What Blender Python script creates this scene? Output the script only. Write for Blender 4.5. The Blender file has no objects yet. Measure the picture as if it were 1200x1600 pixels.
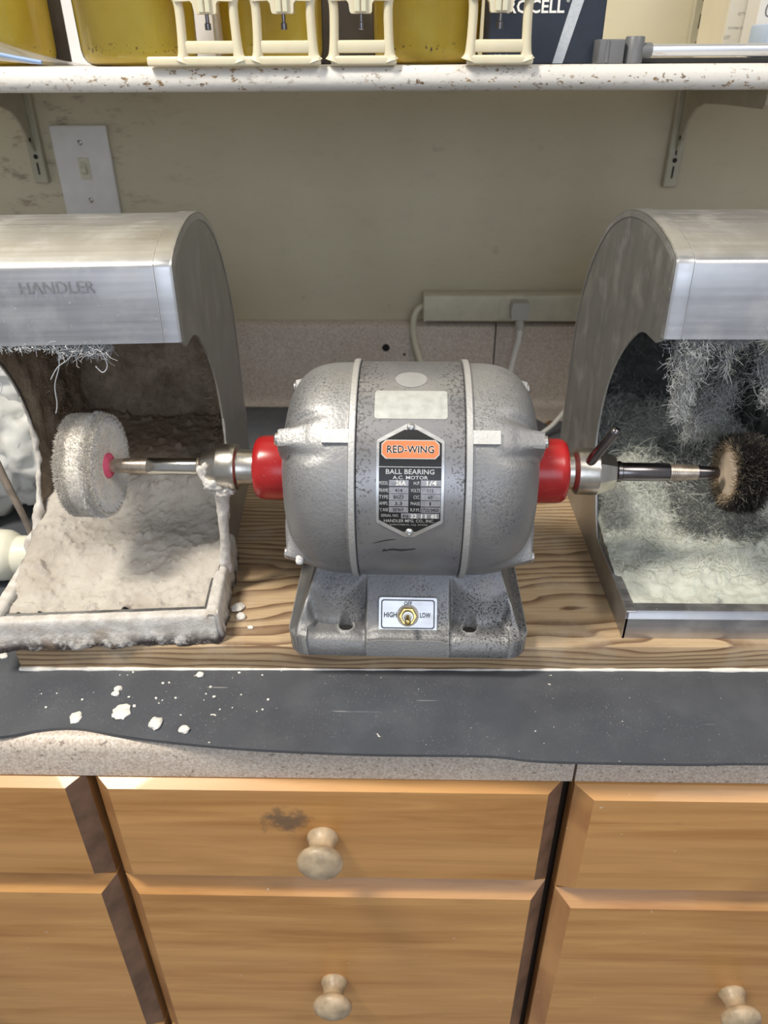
import bpy, bmesh, math, random
import numpy as np
from mathutils import Vector, Matrix, noise
random.seed(7); rng = np.random.default_rng(7)
R = math.radians
SC = bpy.context.scene
COL = SC.collection

# ------------------------------------------------------------------ camera
ZE = 1.33                                   # eye height; worktop at 0.910
cam = bpy.data.cameras.new('camera'); camo = bpy.data.objects.new('camera', cam); COL.objects.link(camo)
cam.sensor_fit = 'VERTICAL'; cam.sensor_height = 36; cam.lens = 1160/1600*36
cam.clip_start = .01
cam.dof.use_dof = True; cam.dof.focus_distance = .53; cam.dof.aperture_fstop = 9.0
_p, _y, _r = R(31.4), R(1.2), R(.3)
fw = Vector((-math.sin(_y)*math.cos(_p), math.cos(_y)*math.cos(_p), -math.sin(_p)))
rt = Vector((math.cos(_y), math.sin(_y), 0)); up = rt.cross(fw)
r2 = rt*math.cos(_r)-up*math.sin(_r); u2 = rt*math.sin(_r)+up*math.cos(_r)
camo.matrix_world = Matrix((( r2.x,u2.x,-fw.x,0),(r2.y,u2.y,-fw.y,0),(r2.z,u2.z,-fw.z,ZE),(0,0,0,1)))
SC.camera = camo

# ------------------------------------------------------------------ light
W = bpy.data.worlds.new('world'); SC.world = W; W.use_nodes = True
W.node_tree.nodes['Background'].inputs[0].default_value = (.92, .95, 1, 1)
W.node_tree.nodes['Background'].inputs[1].default_value = .42
def area(name, loc, aim, sx, sy, power, colr):
    l = bpy.data.lights.new(name, 'AREA'); l.shape = 'RECTANGLE'; l.size = sx; l.size_y = sy
    l.energy = power; l.color = colr
    o = bpy.data.objects.new(name, l); COL.objects.link(o); o.location = loc
    o.rotation_euler = (Vector(aim)-Vector(loc)).to_track_quat('-Z', 'Y').to_euler()
area('ceiling_lamp', (-.75, .10, 2.5), (-.05, .55, .95), .20, .42, 36, (1, .93, .81))
area('ceiling_lamp', (.95, -.25, 2.5), (.1, .5, .95), .6, .6, 12, (1, .94, .85))
area('window_light', (.35, -1.9, 1.75), (.1, .6, .95), 1.5, 1.1, 17, (.76, .85, 1))
vs = SC.view_settings; SC.display_settings.display_device = 'sRGB'
vs.view_transform = 'Standard'; vs.look = 'None'; vs.gamma = 1; vs.use_curve_mapping = False
vs.exposure = -.18

# ------------------------------------------------------------------ mesh helpers
def nz(x, y, z=0., s=1.): return noise.noise(Vector((x*s, y*s, z*s)))
def fbm(x, y, z=0., s=1., o=4):
    a, t, f = 1., 0., s
    for _ in range(o):
        t += a*noise.noise(Vector((x*f, y*f, z*f))); a *= .5; f *= 2.1
    return t
def sstep(a, b, x):
    t = min(1, max(0, (x-a)/(b-a))); return t*t*(3-2*t)
class MB:
    def __init__(s): s.v = []; s.f = []; s.m = []
    def add(s, vf, mat=0, M=None):
        v, f = vf; k = len(s.v)
        s.v += [tuple(M @ Vector(p)) for p in v] if M is not None else [tuple(p) for p in v]
        s.f += [tuple(i+k for i in q) for q in f]; s.m += [mat]*len(f); return s
def obj(name, mb, mats, parent=None, smooth=35, loc=None, rotz=0, kind=None):
    if isinstance(mb, tuple): mb = MB().add(mb)
    me = bpy.data.meshes.new(name); me.from_pydata(mb.v, [], mb.f)
    mats = mats if isinstance(mats, (list, tuple)) else [mats]
    for m in mats: me.materials.append(m)
    if len(mats) > 1: me.polygons.foreach_set('material_index', mb.m)
    if smooth:
        me.polygons.foreach_set('use_smooth', [True]*len(me.polygons))
        if smooth < 180: me.set_sharp_from_angle(angle=R(smooth))
    me.update()
    o = bpy.data.objects.new(name, me); COL.objects.link(o)
    if parent: o.parent = parent
    if loc: o.location = loc
    if rotz: o.rotation_euler.z = R(rotz)
    if kind: o['kind'] = kind
    return o
def tag(o, label=None, cat=None, group=None, kind=None):
    if label: o['label'] = label
    if cat: o['category'] = cat
    if group: o['group'] = group
    if kind: o['kind'] = kind
    return o
def thing(name, label, cat, loc=(0, 0, 0), rotz=0, group=None):
    o = bpy.data.objects.new(name, None); COL.objects.link(o); o.location = loc; o.rotation_euler.z = R(rotz)
    o.empty_display_size = .02
    return tag(o, label, cat, group)
def dup(root, loc, rotz=0, label=None):
    r = root.copy(); COL.objects.link(r); r.location = loc; r.rotation_euler.z = R(rotz)
    if label: r['label'] = label
    for ch in list(root.children):
        c = ch.copy(); COL.objects.link(c); c.parent = r
        for g in list(ch.children):
            d = g.copy(); COL.objects.link(d); d.parent = c
    return r
def from_bm(bm):
    bm.verts.ensure_lookup_table(); bm.verts.index_update()
    r = ([tuple(v.co) for v in bm.verts], [tuple(v.index for v in f.verts) for f in bm.faces]); bm.free(); return r
def box(x0, x1, y0, y1, z0, z1, bev=0, seg=2):
    bm = bmesh.new(); bmesh.ops.create_cube(bm, size=1)
    for v in bm.verts:
        v.co = (x0 if v.co.x < 0 else x1, y0 if v.co.y < 0 else y1, z0 if v.co.z < 0 else z1)
    if bev: bmesh.ops.bevel(bm, geom=bm.edges[:], offset=bev, segments=seg, profile=.5, affect='EDGES')
    return from_bm(bm)
def lathe(prof, axis='x', n=48, c=(0, 0, 0), cap=True):
    v = []; f = []
    for a, r in prof:
        for k in range(n):
            t = 2*math.pi*k/n; p, q = r*math.cos(t), r*math.sin(t)
            w = {'x': (a, p, q), 'y': (p, a, q), 'z': (p, q, a)}[axis]
            v.append((w[0]+c[0], w[1]+c[1], w[2]+c[2]))
    m = len(prof)
    for i in range(m-1):
        for k in range(n):
            l = (k+1) % n; f.append((i*n+k, i*n+l, (i+1)*n+l, (i+1)*n+k))
    if cap: f += [tuple(range(n)), tuple(range((m-1)*n, m*n))]
    return v, f
def tube(pts, rad, n=10, cap=True):
    pts = [Vector(p) for p in pts]; m = len(pts); v = []; f = []
    rad = rad if isinstance(rad, (list, tuple)) else [rad]*m
    t0 = (pts[1]-pts[0]).normalized(); u = t0.orthogonal().normalized()
    for i, p in enumerate(pts):
        t = (pts[min(i+1, m-1)]-pts[max(i-1, 0)]).normalized()
        u = (u-t*u.dot(t)).normalized(); w = t.cross(u)
        for k in range(n):
            a = 2*math.pi*k/n; v.append(tuple(p+(u*math.cos(a)+w*math.sin(a))*rad[i]))
    for i in range(m-1):
        for k in range(n):
            l = (k+1) % n; f.append((i*n+k, i*n+l, (i+1)*n+l, (i+1)*n+k))
    if cap: f += [tuple(range(n)), tuple(range((m-1)*n, m*n))]
    return v, f
def spline(P, k=8, closed=False):
    P = [np.array(p, float) for p in P]; out = []; n = len(P)
    for i in range(n if closed else n-1):
        if closed: a, b, c, d = P[i-1], P[i], P[(i+1) % n], P[(i+2) % n]
        else: a, b, c, d = P[max(i-1, 0)], P[i], P[i+1], P[min(i+2, n-1)]
        for j in range(k):
            t = j/k
            out.append(.5*((2*b)+(c-a)*t+(2*a-5*b+4*c-d)*t*t+(3*b-a-3*c+d)*t**3))
    if not closed: out.append(P[-1])
    return [tuple(p) for p in out]
def prism(poly, lo, hi, plane='xy'):
    n = len(poly)
    def m(p, h): return {'xy': (p[0], p[1], h), 'yz': (h, p[0], p[1]), 'xz': (p[0], h, p[1])}[plane]
    v = [m(p, lo) for p in poly]+[m(p, hi) for p in poly]
    f = [tuple(range(n)), tuple(range(n, 2*n))]+[(i, (i+1) % n, n+(i+1) % n, n+i) for i in range(n)]
    return v, f
def grid(fn, nu, nv):
    v = [fn(i/nu, j/nv) for j in range(nv+1) for i in range(nu+1)]; w = nu+1
    f = [(j*w+i, j*w+i+1, (j+1)*w+i+1, (j+1)*w+i) for j in range(nv) for i in range(nu)]
    return v, f
def sheet(path, x0, x1, th):                 # a thin sheet: (y, z) path with thickness, run along x
    n = len(path); nr = []
    for i in range(n):
        a, b = path[max(i-1, 0)], path[min(i+1, n-1)]; d = np.array(b)-np.array(a); d /= np.linalg.norm(d)
        nr.append((-d[1], d[0]))
    inn = [(path[i][0]-nr[i][0]*th, path[i][1]-nr[i][1]*th) for i in range(n)]
    return prism(list(path)+inn[::-1], x0, x1, 'yz'), nr
def strip_sheet(path, x0, x1, th):
    n = len(path); nr = []
    for i in range(n):
        a, b = path[max(i-1, 0)], path[min(i+1, n-1)]; d = np.array(b)-np.array(a); d /= np.linalg.norm(d)
        nr.append((-d[1], d[0]))
    v = []; f = []
    for i in range(n):
        y, z = path[i]; a, b = nr[i]
        v += [(x0, y, z), (x1, y, z), (x1, y-a*th, z-b*th), (x0, y-a*th, z-b*th)]
    for i in range(n-1):
        for k in range(4): l = (k+1) % 4; f.append((4*i+k, 4*i+l, 4*i+4+l, 4*i+4+k))
    f += [(0, 1, 2, 3), tuple(4*n-4+k for k in range(4))]
    return v, f
def lump(c, rx, ry, rz, amp=.25, s=1.5, sub=3, seed=0):
    bm = bmesh.new(); bmesh.ops.create_icosphere(bm, subdivisions=sub, radius=1)
    for v in bm.verts:
        p = v.co; k = 1+amp*fbm(p.x+seed*3.1, p.y+seed, p.z-seed, s, 3)
        v.co = (c[0]+p.x*rx*k, c[1]+p.y*ry*k, c[2]+max(p.z*k, -.6)*rz)
    return from_bm(bm)
def fibers(roots, dirs, length, r, seg=5, curl=.5, droop=0., taper=.35):
    roots = np.asarray(roots, float); dirs = np.asarray(dirs, float); n = len(roots)
    dirs /= np.linalg.norm(dirs, axis=1)[:, None]+1e-9
    L = np.broadcast_to(np.asarray(length, float), (n,))/seg
    p = roots.copy(); d = dirs.copy(); turn = rng.normal(size=(n, 3))*curl; V = []
    for i in range(seg+1):
        ref = np.where(np.abs(d[:, 2:3]) < .9, np.array([[0, 0, 1.]]), np.array([[1., 0, 0]]))
        u = np.cross(d, ref); u /= np.linalg.norm(u, axis=1)[:, None]+1e-9; w = np.cross(d, u)
        rr = r*(1-(1-taper)*i/seg)
        for k in range(3):
            a = 2*math.pi*k/3; V.append(p+(u*math.cos(a)+w*math.sin(a))*rr)
        p = p+d*L[:, None]
        turn = turn*.8+rng.normal(size=(n, 3))*curl*.5
        d = d+turn; d[:, 2] -= droop; d /= np.linalg.norm(d, axis=1)[:, None]
    V = np.stack(V, 1).reshape(-1, 3); m = 3*(seg+1); F = []
    q = [(3*i+k, 3*i+(k+1) % 3, 3*i+3+(k+1) % 3, 3*i+3+k) for i in range(seg) for k in range(3)]
    q = np.array(q); F = (np.arange(n)[:, None, None]*m+q[None]).reshape(-1, 4)
    return V.tolist(), F.tolist()
def text2d(s, w=None, h=None, offset=0., cx=0, cy=0, align='c'):
    cu = bpy.data.curves.new('t', 'FONT'); cu.body = s; cu.size = 1; cu.resolution_u = 2; cu.offset = offset
    o = bpy.data.objects.new('t', cu); COL.objects.link(o)
    dg = bpy.context.evaluated_depsgraph_get(); me = bpy.data.meshes.new_from_object(o.evaluated_get(dg))
    P = np.array([v.co[:2] for v in me.vertices]); F = [tuple(p.vertices) for p in me.polygons]
    bpy.data.objects.remove(o); bpy.data.curves.remove(cu); bpy.data.meshes.remove(me)
    lo, hi = P.min(0), P.max(0); sy = (h/(hi[1]-lo[1])) if h else None; sx = (w/(hi[0]-lo[0])) if w else sy
    if sy is None: sy = sx
    P = (P-(lo+hi)/2)*np.array([sx, sy])+np.array([cx, cy])
    return [(a, b) for a, b in P], F

# ------------------------------------------------------------------ materials
class NT:
    def __init__(s, name):
        s.m = bpy.data.materials.new(name); s.m.use_nodes = True; s.t = s.m.node_tree
        s.b = s.t.nodes['Principled BSDF']; s.out = s.t.nodes['Material Output']
        s.tc = s.t.nodes.new('ShaderNodeTexCoord')
    def n(s, typ, **kw):
        k = s.t.nodes.new(typ)
        for a, b in kw.items(): setattr(k, a, b)
        return k
    def l(s, a, b): s.t.links.new(a, b)
    def co(s, scale=(1, 1, 1), rot=(0, 0, 0)):
        mp = s.n('ShaderNodeMapping'); mp.inputs['Scale'].default_value = scale; mp.inputs['Rotation'].default_value = rot
        s.l(s.tc.outputs['Object'], mp.inputs['Vector']); return mp.outputs[0]
    def noise(s, scale, detail=4, rough=.55, vec=None, dist=0):
        k = s.n('ShaderNodeTexNoise'); k.inputs['Scale'].default_value = scale; k.inputs['Detail'].default_value = detail
        k.inputs['Roughness'].default_value = rough; k.inputs['Distortion'].default_value = dist
        s.l(vec if vec else s.tc.outputs['Object'], k.inputs['Vector']); return k.outputs[0]
    def ramp(s, fac, a, b, c0=0., c1=1.):
        k = s.n('ShaderNodeMapRange'); k.clamp = True
        for i, q in zip((1, 2, 3, 4), (a, b, c0, c1)): k.inputs[i].default_value = q
        s.l(fac, k.inputs[0]); return k.outputs[0]
    def math(s, op, a, b=None):
        k = s.n('ShaderNodeMath', operation=op)
        for i, q in enumerate((a, b)):
            if q is None: continue
            if isinstance(q, (int, float)): k.inputs[i].default_value = q
            else: s.l(q, k.inputs[i])
        return k.outputs[0]
    def mix(s, fac, a, b):
        k = s.n('ShaderNodeMix', data_type='RGBA')
        if isinstance(fac, (int, float)): k.inputs[0].default_value = fac
        else: s.l(fac, k.inputs[0])
        for i, q in ((6, a), (7, b)):
            if isinstance(q, tuple): k.inputs[i].default_value = (*q, 1)
            else: s.l(q, k.inputs[i])
        return k.outputs[2]
    def set(s, **kw):
        nm = dict(color='Base Color', rough='Roughness', metal='Metallic', trans='Transmission Weight', ior='IOR', sub='Subsurface Weight', coat='Coat Weight', spec='Specular IOR Level', alpha='Alpha')
        for a, q in kw.items():
            i = s.b.inputs[nm[a]]
            if isinstance(q, tuple): i.default_value = (*q, 1)
            elif isinstance(q, (int, float)): i.default_value = q
            else: s.l(q, i)
        return s
    def bump(s, h, strength=.3, dist=.001):
        k = s.n('ShaderNodeBump'); k.inputs['Strength'].default_value = strength; k.inputs['Distance'].default_value = dist
        s.l(h, k.inputs['Height']); s.l(k.outputs[0], s.b.inputs['Normal']); return s
    def axis(s, i):
        k = s.n('ShaderNodeSeparateXYZ'); s.l(s.tc.outputs['Object'], k.inputs[0]); return k.outputs[i]
def plain(name, color, rough=.5, metal=0, var=.0, scale=30, bump=0, bs=200, bd=.0005, **kw):
    n = NT(name); c = color
    if var:
        c = n.mix(n.ramp(n.noise(scale), .3, .7), tuple(x*(1-var) for x in color), tuple(min(1, x*(1+var)) for x in color))
    n.set(color=c, rough=rough, metal=metal, **kw)
    if bump: n.bump(n.noise(bs, 3), bump, bd)
    return n.m

def m_wall():
    n = NT('wall_paint'); base = n.mix(n.ramp(n.noise(6, 5), .3, .7), (.52, .465, .32), (.59, .535, .38))
    sc = n.ramp(n.noise(1, 6, .7, n.co((26, 26, 70), (0, R(35), 0))), .54, .64)
    left = n.ramp(n.axis(0), -.24, -.42); base = n.mix(n.math('MULTIPLY', sc, n.math('ADD', n.math('MULTIPLY', left, .6), .08)), base, (.20, .15, .10))
    sp = n.ramp(n.noise(28, 2), .70, .76); base = n.mix(n.math('MULTIPLY', sp, .45), base, (.30, .25, .16))
    return n.set(color=base, rough=.6).bump(n.noise(160, 3), .15, .0006).m
def m_shelf():
    n = NT('shelf_paint'); base = n.mix(n.ramp(n.noise(9, 4), .3, .7), (.64, .61, .565), (.71, .69, .65))
    cl = n.ramp(n.noise(1, 3, .5, n.co((9, 9, 90))), .42, .60)
    ch = n.ramp(n.noise(1, 4, .65, n.co((170, 170, 330))), .588, .61)
    ch2 = n.ramp(n.noise(1, 3, .6, n.co((120, 120, 260))), .655, .675)
    f = n.math('MAXIMUM', n.math('MULTIPLY', ch, cl), ch2)
    base = n.mix(f, base, n.mix(n.ramp(n.noise(90), .4, .6), (.16, .10, .05), (.36, .25, .13)))
    return n.set(color=base, rough=.45).bump(n.noise(170, 4), .35, .001).m
def m_counter():
    n = NT('counter_laminate'); a = n.ramp(n.noise(520, 2), .38, .62); b = n.ramp(n.noise(300, 2, .5), .63, .70); c = n.ramp(n.noise(420, 1), .66, .72)
    base = n.mix(a, (.48, .40, .335), (.66, .585, .50)); base = n.mix(n.math('MULTIPLY', b, .8), base, (.22, .17, .14)); base = n.mix(n.math('MULTIPLY', c, .7), base, (.75, .71, .67))
    base = n.mix(n.math('MULTIPLY', n.ramp(n.noise(14, 4), .5, .8), .25), base, (.72, .68, .66))
    return n.set(color=base, rough=.45).m
def m_mat():
    n = NT('mat_rubber'); base = n.mix(n.ramp(n.noise(12, 4), .3, .7), (.066, .071, .083), (.077, .083, .098))
    d = n.math('MULTIPLY', n.ramp(n.noise(900, 2), .66, .73), n.ramp(n.noise(16, 3), .38, .65))
    d2 = n.ramp(n.noise(210, 2), .745, .76)
    base = n.mix(n.math('MULTIPLY', d, .55), base, (.5, .5, .47)); base = n.mix(d2, base, (.62, .6, .55))
    film = n.math('MULTIPLY', n.ramp(n.noise(24, 4), .45, .8), .08); base = n.mix(film, base, (.35, .36, .37))
    scr = n.ramp(n.noise(1, 2, .5, n.co((14, 260, 30), (0, 0, R(-24)))), .735, .75); base = n.mix(n.math('MULTIPLY', scr, .35), base, (.5, .5, .5))
    return n.set(color=base, rough=n.ramp(n.noise(40, 4), .3, .7, .36, .52)).bump(n.noise(900, 2), .12, .0003).m
def m_board():
    n = NT('pine_board'); s = n.n('ShaderNodeSeparateXYZ'); mp = n.co((.55, 1, 1)); n.l(mp, s.inputs[0])
    wob = n.math('MULTIPLY', n.math('SUBTRACT', n.noise(1, 3, .5, n.co((3.2, 16, 16))), .5), .042)
    y = n.math('SUBTRACT', s.outputs[1], .035); z = n.math('ADD', s.outputs[2], .085)
    r = n.math('ADD', n.math('SQRT', n.math('ADD', n.math('MULTIPLY', y, y), n.math('MULTIPLY', z, z))), wob)
    w = n.math('FRACT', n.math('MULTIPLY', r, 190.))
    dark = n.ramp(w, .45, .93); edge = n.ramp(w, .94, 1.0, 1., 0.); g = n.math('MULTIPLY', dark, edge)
    fine = n.ramp(n.noise(1, 4, .6, n.co((14, 420, 420))), .3, .7)
    base = n.mix(g, n.mix(fine, (.42, .29, .16), (.54, .395, .24)), (.15, .078, .036))
    st = n.math('MULTIPLY', n.ramp(n.noise(1, 4, .6, n.co((7, 26, 26))), .52, .72), .45); base = n.mix(st, base, (.20, .125, .075))
    du = n.math('MULTIPLY', n.ramp(n.noise(20, 5, .65), .5, .75), .42); base = n.mix(du, base, (.56, .49, .39))
    return n.set(color=base, rough=.62).bump(n.math('ADD', n.math('MULTIPLY', g, -.6), fine), .25, .0006).m
def m_maple(name, sc, stain=None, col0=(.42, .190, .050), col1=(.63, .330, .112)):
    n = NT(name); v = n.co(sc); gr = n.noise(1, 5, .6, v, .6); st = n.ramp(n.axis(2), 0, 1)
    rnd = n.noise(1, 1, .5, n.co((1.2, 1, 17)))
    base = n.mix(n.ramp(gr, .32, .68), col0, col1); base = n.mix(n.ramp(rnd, .46, .54, 0, .32), base, (.64, .35, .13))
    kn = n.ramp(n.noise(1, 4, .65, n.co((16, 20, 52))), .70, .80); base = n.mix(n.math('MULTIPLY', kn, .6), base, (.22, .105, .04))
    sp = n.ramp(n.noise(150, 2), .765, .775); base = n.mix(n.math('MULTIPLY', sp, .6), base, (.75, .72, .66))
    if stain:
        k = n.n('ShaderNodeVectorMath', operation='DISTANCE'); n.l(n.tc.outputs['Object'], k.inputs[0]); k.inputs[1].default_value = stain
        d_ = n.math('ADD', k.outputs['Value'], n.math('MULTIPLY', n.math('SUBTRACT', n.noise(55, 5, .7), .5), .055)); base = n.mix(n.ramp(d_, .017, .007, 0, .75), base, (.10, .075, .055))
    return n.set(color=base, rough=.38, coat=.12).bump(n.noise(1, 3, .5, n.co((30, 300, 300))), .05, .0003).m
def m_alu(name, dust=.25, base0=(.50, .50, .51), base1=(.64, .64, .65), sx=(6, 220, 220), rough=(.30, .46), tint=(.55, .54, .50)):
    n = NT(name); br = n.noise(1, 4, .6, n.co(sx)); big = n.ramp(n.noise(22, 4), .35, .7)
    c = n.mix(n.ramp(br, .25, .75), base0, base1); c = n.mix(n.math('MULTIPLY', big, .55), c, (.36, .36, .385))
    d = n.math('MULTIPLY', n.ramp(n.noise(34, 6, .65), .50, .74), dust); sp = n.math('MULTIPLY', n.ramp(n.noise(420, 2), .71, .75), .5)
    f = n.math('MAXIMUM', d, sp); c = n.mix(f, c, tint)
    n.set(color=c, metal=n.ramp(f, 0, 1, .92, .1), rough=n.math('ADD', n.ramp(br, .2, .8, *rough), n.math('MULTIPLY', f, .3)))
    return n.bump(n.math('ADD', br, n.math('MULTIPLY', n.noise(60, 2), 1.2)), .03, .0006).m
def m_cast(name, c0=(.30, .30, .31), c1=(.47, .47, .475), spk=.35, lo=-1, hi=-.5):
    n = NT(name); a = n.noise(420, 2, .5); b = n.ramp(n.noise(11, 4), .3, .7)
    c = n.mix(b, c0, c1)
    dk = n.math('MULTIPLY', n.ramp(n.noise(700, 2), .52, .62), n.ramp(n.noise(17, 3), .42, .64)); c = n.mix(n.math('MULTIPLY', dk, spk*2), c, (.05, .05, .05))
    ge = n.n('ShaderNodeNewGeometry'); ed = n.ramp(ge.outputs['Pointiness'], .51, .56); c = n.mix(n.math('MULTIPLY', ed, .6), c, (.66, .655, .64))
    dirt = n.math('MULTIPLY', n.ramp(n.noise(30, 4), .55, .75), .25); c = n.mix(dirt, c, (.34, .30, .25))
    return n.set(color=c, metal=.55, rough=.50).bump(a, .5, .0007).m
def m_band():
    n = NT('band_paint'); c = n.mix(n.ramp(n.noise(25, 4), .3, .7), (.25, .25, .265), (.34, .34, .35))
    ed = n.ramp(n.math('ABSOLUTE', n.axis(0)), .014, .034); hi = n.ramp(n.axis(2), .10, .19)
    w = n.math('ADD', n.math('MULTIPLY', ed, .10), n.math('MULTIPLY', hi, .09))
    ch = n.ramp(n.math('ADD', n.noise(420, 5, .75), w), .695, .715); c = n.mix(n.math('MULTIPLY', ch, .8), c, (.075, .07, .065))
    return n.set(color=c, metal=.55, rough=n.ramp(ch, 0, 1, .34, .6)).bump(ch, -.2, .0003).m
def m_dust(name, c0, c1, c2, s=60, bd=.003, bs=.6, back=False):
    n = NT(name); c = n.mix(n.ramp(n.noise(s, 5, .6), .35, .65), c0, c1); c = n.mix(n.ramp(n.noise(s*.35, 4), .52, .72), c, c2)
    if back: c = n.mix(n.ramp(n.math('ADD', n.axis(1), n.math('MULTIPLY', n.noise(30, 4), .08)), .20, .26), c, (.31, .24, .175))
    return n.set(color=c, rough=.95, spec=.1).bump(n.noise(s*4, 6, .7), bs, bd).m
def m_crust():
    n = NT('plaster_crust'); c = n.mix(n.ramp(n.noise(70, 5), .35, .65), (.56, .52, .47), (.76, .73, .69))
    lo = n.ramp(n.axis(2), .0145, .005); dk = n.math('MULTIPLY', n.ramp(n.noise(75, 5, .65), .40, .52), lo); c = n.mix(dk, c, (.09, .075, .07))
    rs = n.math('MULTIPLY', n.ramp(n.noise(38, 4), .58, .74), .6); c = n.mix(rs, c, (.36, .26, .17))
    return n.set(color=c, rough=.9, spec=.15).bump(n.noise(260, 6, .7), .7, .002).m
def m_clear(name, tint=(1, 1, 1), rough=.06, cover=.12, haze=(.8, .8, .8), df=.5):
    n = NT(name); t = n.n('ShaderNodeBsdfTransparent'); t.inputs[0].default_value = (*tint, 1)
    g = n.n('ShaderNodeBsdfGlossy'); g.inputs['Roughness'].default_value = rough
    d = n.n('ShaderNodeBsdfTranslucent'); d.inputs[0].default_value = (*haze, 1); dd = n.n('ShaderNodeBsdfDiffuse'); dd.inputs[0].default_value = (*haze, 1)
    fr = n.n('ShaderNodeFresnel'); fr.inputs[0].default_value = 1.45
    a = n.n('ShaderNodeMixShader'); a.inputs[0].default_value = df; n.l(d.outputs[0], a.inputs[1]); n.l(dd.outputs[0], a.inputs[2])
    m1 = n.n('ShaderNodeMixShader'); m1.inputs[0].default_value = cover; n.l(t.outputs[0], m1.inputs[1]); n.l(a.outputs[0], m1.inputs[2])
    m2 = n.n('ShaderNodeMixShader'); n.l(fr.outputs[0], m2.inputs[0]); n.l(m1.outputs[0], m2.inputs[1]); n.l(g.outputs[0], m2.inputs[2])
    n.l(m2.outputs[0], n.out.inputs[0]); return n.m
def m_liquid():
    n = NT('amber_liquid'); t = n.n('ShaderNodeBsdfTranslucent'); d = n.n('ShaderNodeBsdfDiffuse')
    z = n.ramp(n.axis(2), .0, .02); c = n.mix(n.ramp(n.noise(28, 4), .3, .7), (.88, .72, .12), (.97, .85, .20)); zb_ = n.math('MULTIPLY', n.ramp(n.axis(2), .0085, .011), n.ramp(n.axis(2), .017, .0125)); c = n.mix(n.math('MULTIPLY', zb_, n.ramp(n.noise(330, 2), .60, .64)), c, (.12, .06, .02)); c = n.mix(n.ramp(n.axis(2), .010, .004, 0, .35), c, (.55, .38, .06))
    n.l(c, t.inputs[0]); n.l(c, d.inputs[0]); a = n.n('ShaderNodeMixShader'); a.inputs[0].default_value = .65; n.l(t.outputs[0], a.inputs[1]); n.l(d.outputs[0], a.inputs[2])
    n.l(a.outputs[0], n.out.inputs[0]); return n.m

M = {}
M['wall'] = m_wall(); M['shelf'] = m_shelf(); M['counter'] = m_counter(); M['mat'] = m_mat(); M['board'] = m_board()
M['maple'] = m_maple('maple_face', (5, 60, 75)); M['maple_s'] = m_maple('maple_face_stained', (5, 60, 75), (-.0330, -.0265, .8335)); M['maple_v'] = m_maple('maple_end', (40, 40, 8), None, (.30, .13, .045), (.44, .215, .075))
M['edge_dark'] = plain('dark_drawer_edge', (.17, .095, .06), .5, 0, .35, 40)  # darker wood tone on the right-hand bevel of each drawer
M['carcass'] = plain('cabinet_carcass', (.045, .028, .02), .7)
M['knob'] = plain('knob_wood', (.42, .325, .215), .42, 0, .38, 70, .2, 160)
M['alu'] = m_alu('hood_aluminium'); M['alu_side'] = m_alu('hood_side_aluminium', .22, (.38, .38, .375), (.50, .50, .49), (90, 90, 14), (.36, .5))
M['alu_letter'] = m_alu('letter_aluminium', .25, (.44, .44, .45), (.58, .58, .59))
M['alu_plate'] = m_alu('plate_aluminium', .25, (.62, .62, .62), (.74, .74, .74), (60, 500, 60), (.3, .4), (.7, .7, .7))
M['cast'] = m_cast('cast_bell', (.21, .21, .215), (.38, .38, .385), .3); M['cast_base'] = m_cast('cast_base', (.15, .15, .155), (.29, .29, .295), .5)
M['flange'] = m_cast('cast_flange', (.27, .27, .28), (.36, .36, .37), .15); M['bare'] = m_cast('ground_metal', (.46, .46, .47), (.53, .53, .54), .12)
M['band'] = m_band()
def m_red():
    n = NT('red_enamel'); sp = n.ramp(n.noise(900, 2), .70, .74); c = n.mix(n.ramp(n.noise(40, 3), .3, .7), (.36, .012, .014), (.46, .022, .022)); c = n.mix(n.math('MULTIPLY', sp, .6), c, (.62, .35, .32))
    return n.set(color=c, rough=.26).m
M['red'] = m_red()
M['steel'] = plain('polished_steel', (.62, .61, .58), .16, 1, .12, 60); M['nickel'] = plain('dull_nickel', (.55, .52, .47), .30, 1, .2, 80, .15, 300)
M['dark_steel'] = plain('dark_steel', (.20, .185, .19), .22, 1, .25, 60); M['thread'] = plain('worn_thread', (.52, .45, .38), .35, .9, .3, 120)
M['brass'] = plain('brass', (.62, .47, .18), .28, 1, .15, 90); M['black'] = plain('black_print', (.012, .012, .013), .35)
M['black_soft'] = plain('black_plastic', (.02, .02, .02), .5)
M['orange'] = plain('orange_print', (.72, .215, .085), .4, 0, .08, 60); M['silver_print'] = plain('silver_print', (.55, .55, .54), .4, .3)
M['grey_print'] = plain('etched_silver', (.30, .295, .32), .4, .4, .25, 200); M['white_print'] = plain('white_print', (.82, .81, .78), .5)
M['sticker'] = plain('blank_foil', (.46, .47, .445), .5, .25, .14, 160); M['oval'] = plain('oval_paint', (.40, .40, .41), .42, .4, .06, 80)
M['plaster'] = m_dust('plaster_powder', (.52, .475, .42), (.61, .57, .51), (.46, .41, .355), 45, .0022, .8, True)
M['crust'] = m_crust(); M['crumb'] = plain('plaster_crumb', (.76, .73, .68), .9, 0, .08, 200, .4, 500)
M['dust_brown'] = m_dust('brown_dust', (.31, .24, .175), (.46, .37, .28), (.19, .14, .10), 55, .004, .9)
M['dust_grey'] = m_dust('grey_lint_felt', (.10, .105, .098), (.19, .195, .18), (.06, .062, .06), 50, .004, .9)
M['lint_pile'] = m_dust('pale_lint', (.56, .58, .51), (.70, .72, .65), (.40, .42, .38), 60, .003, .8)
M['lint_light'] = plain('lint_fibre_pale', (.76, .78, .71), .9, spec=.1); M['lint_mid'] = plain('lint_fibre_grey', (.42, .43, .41), .9, spec=.1)
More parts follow.
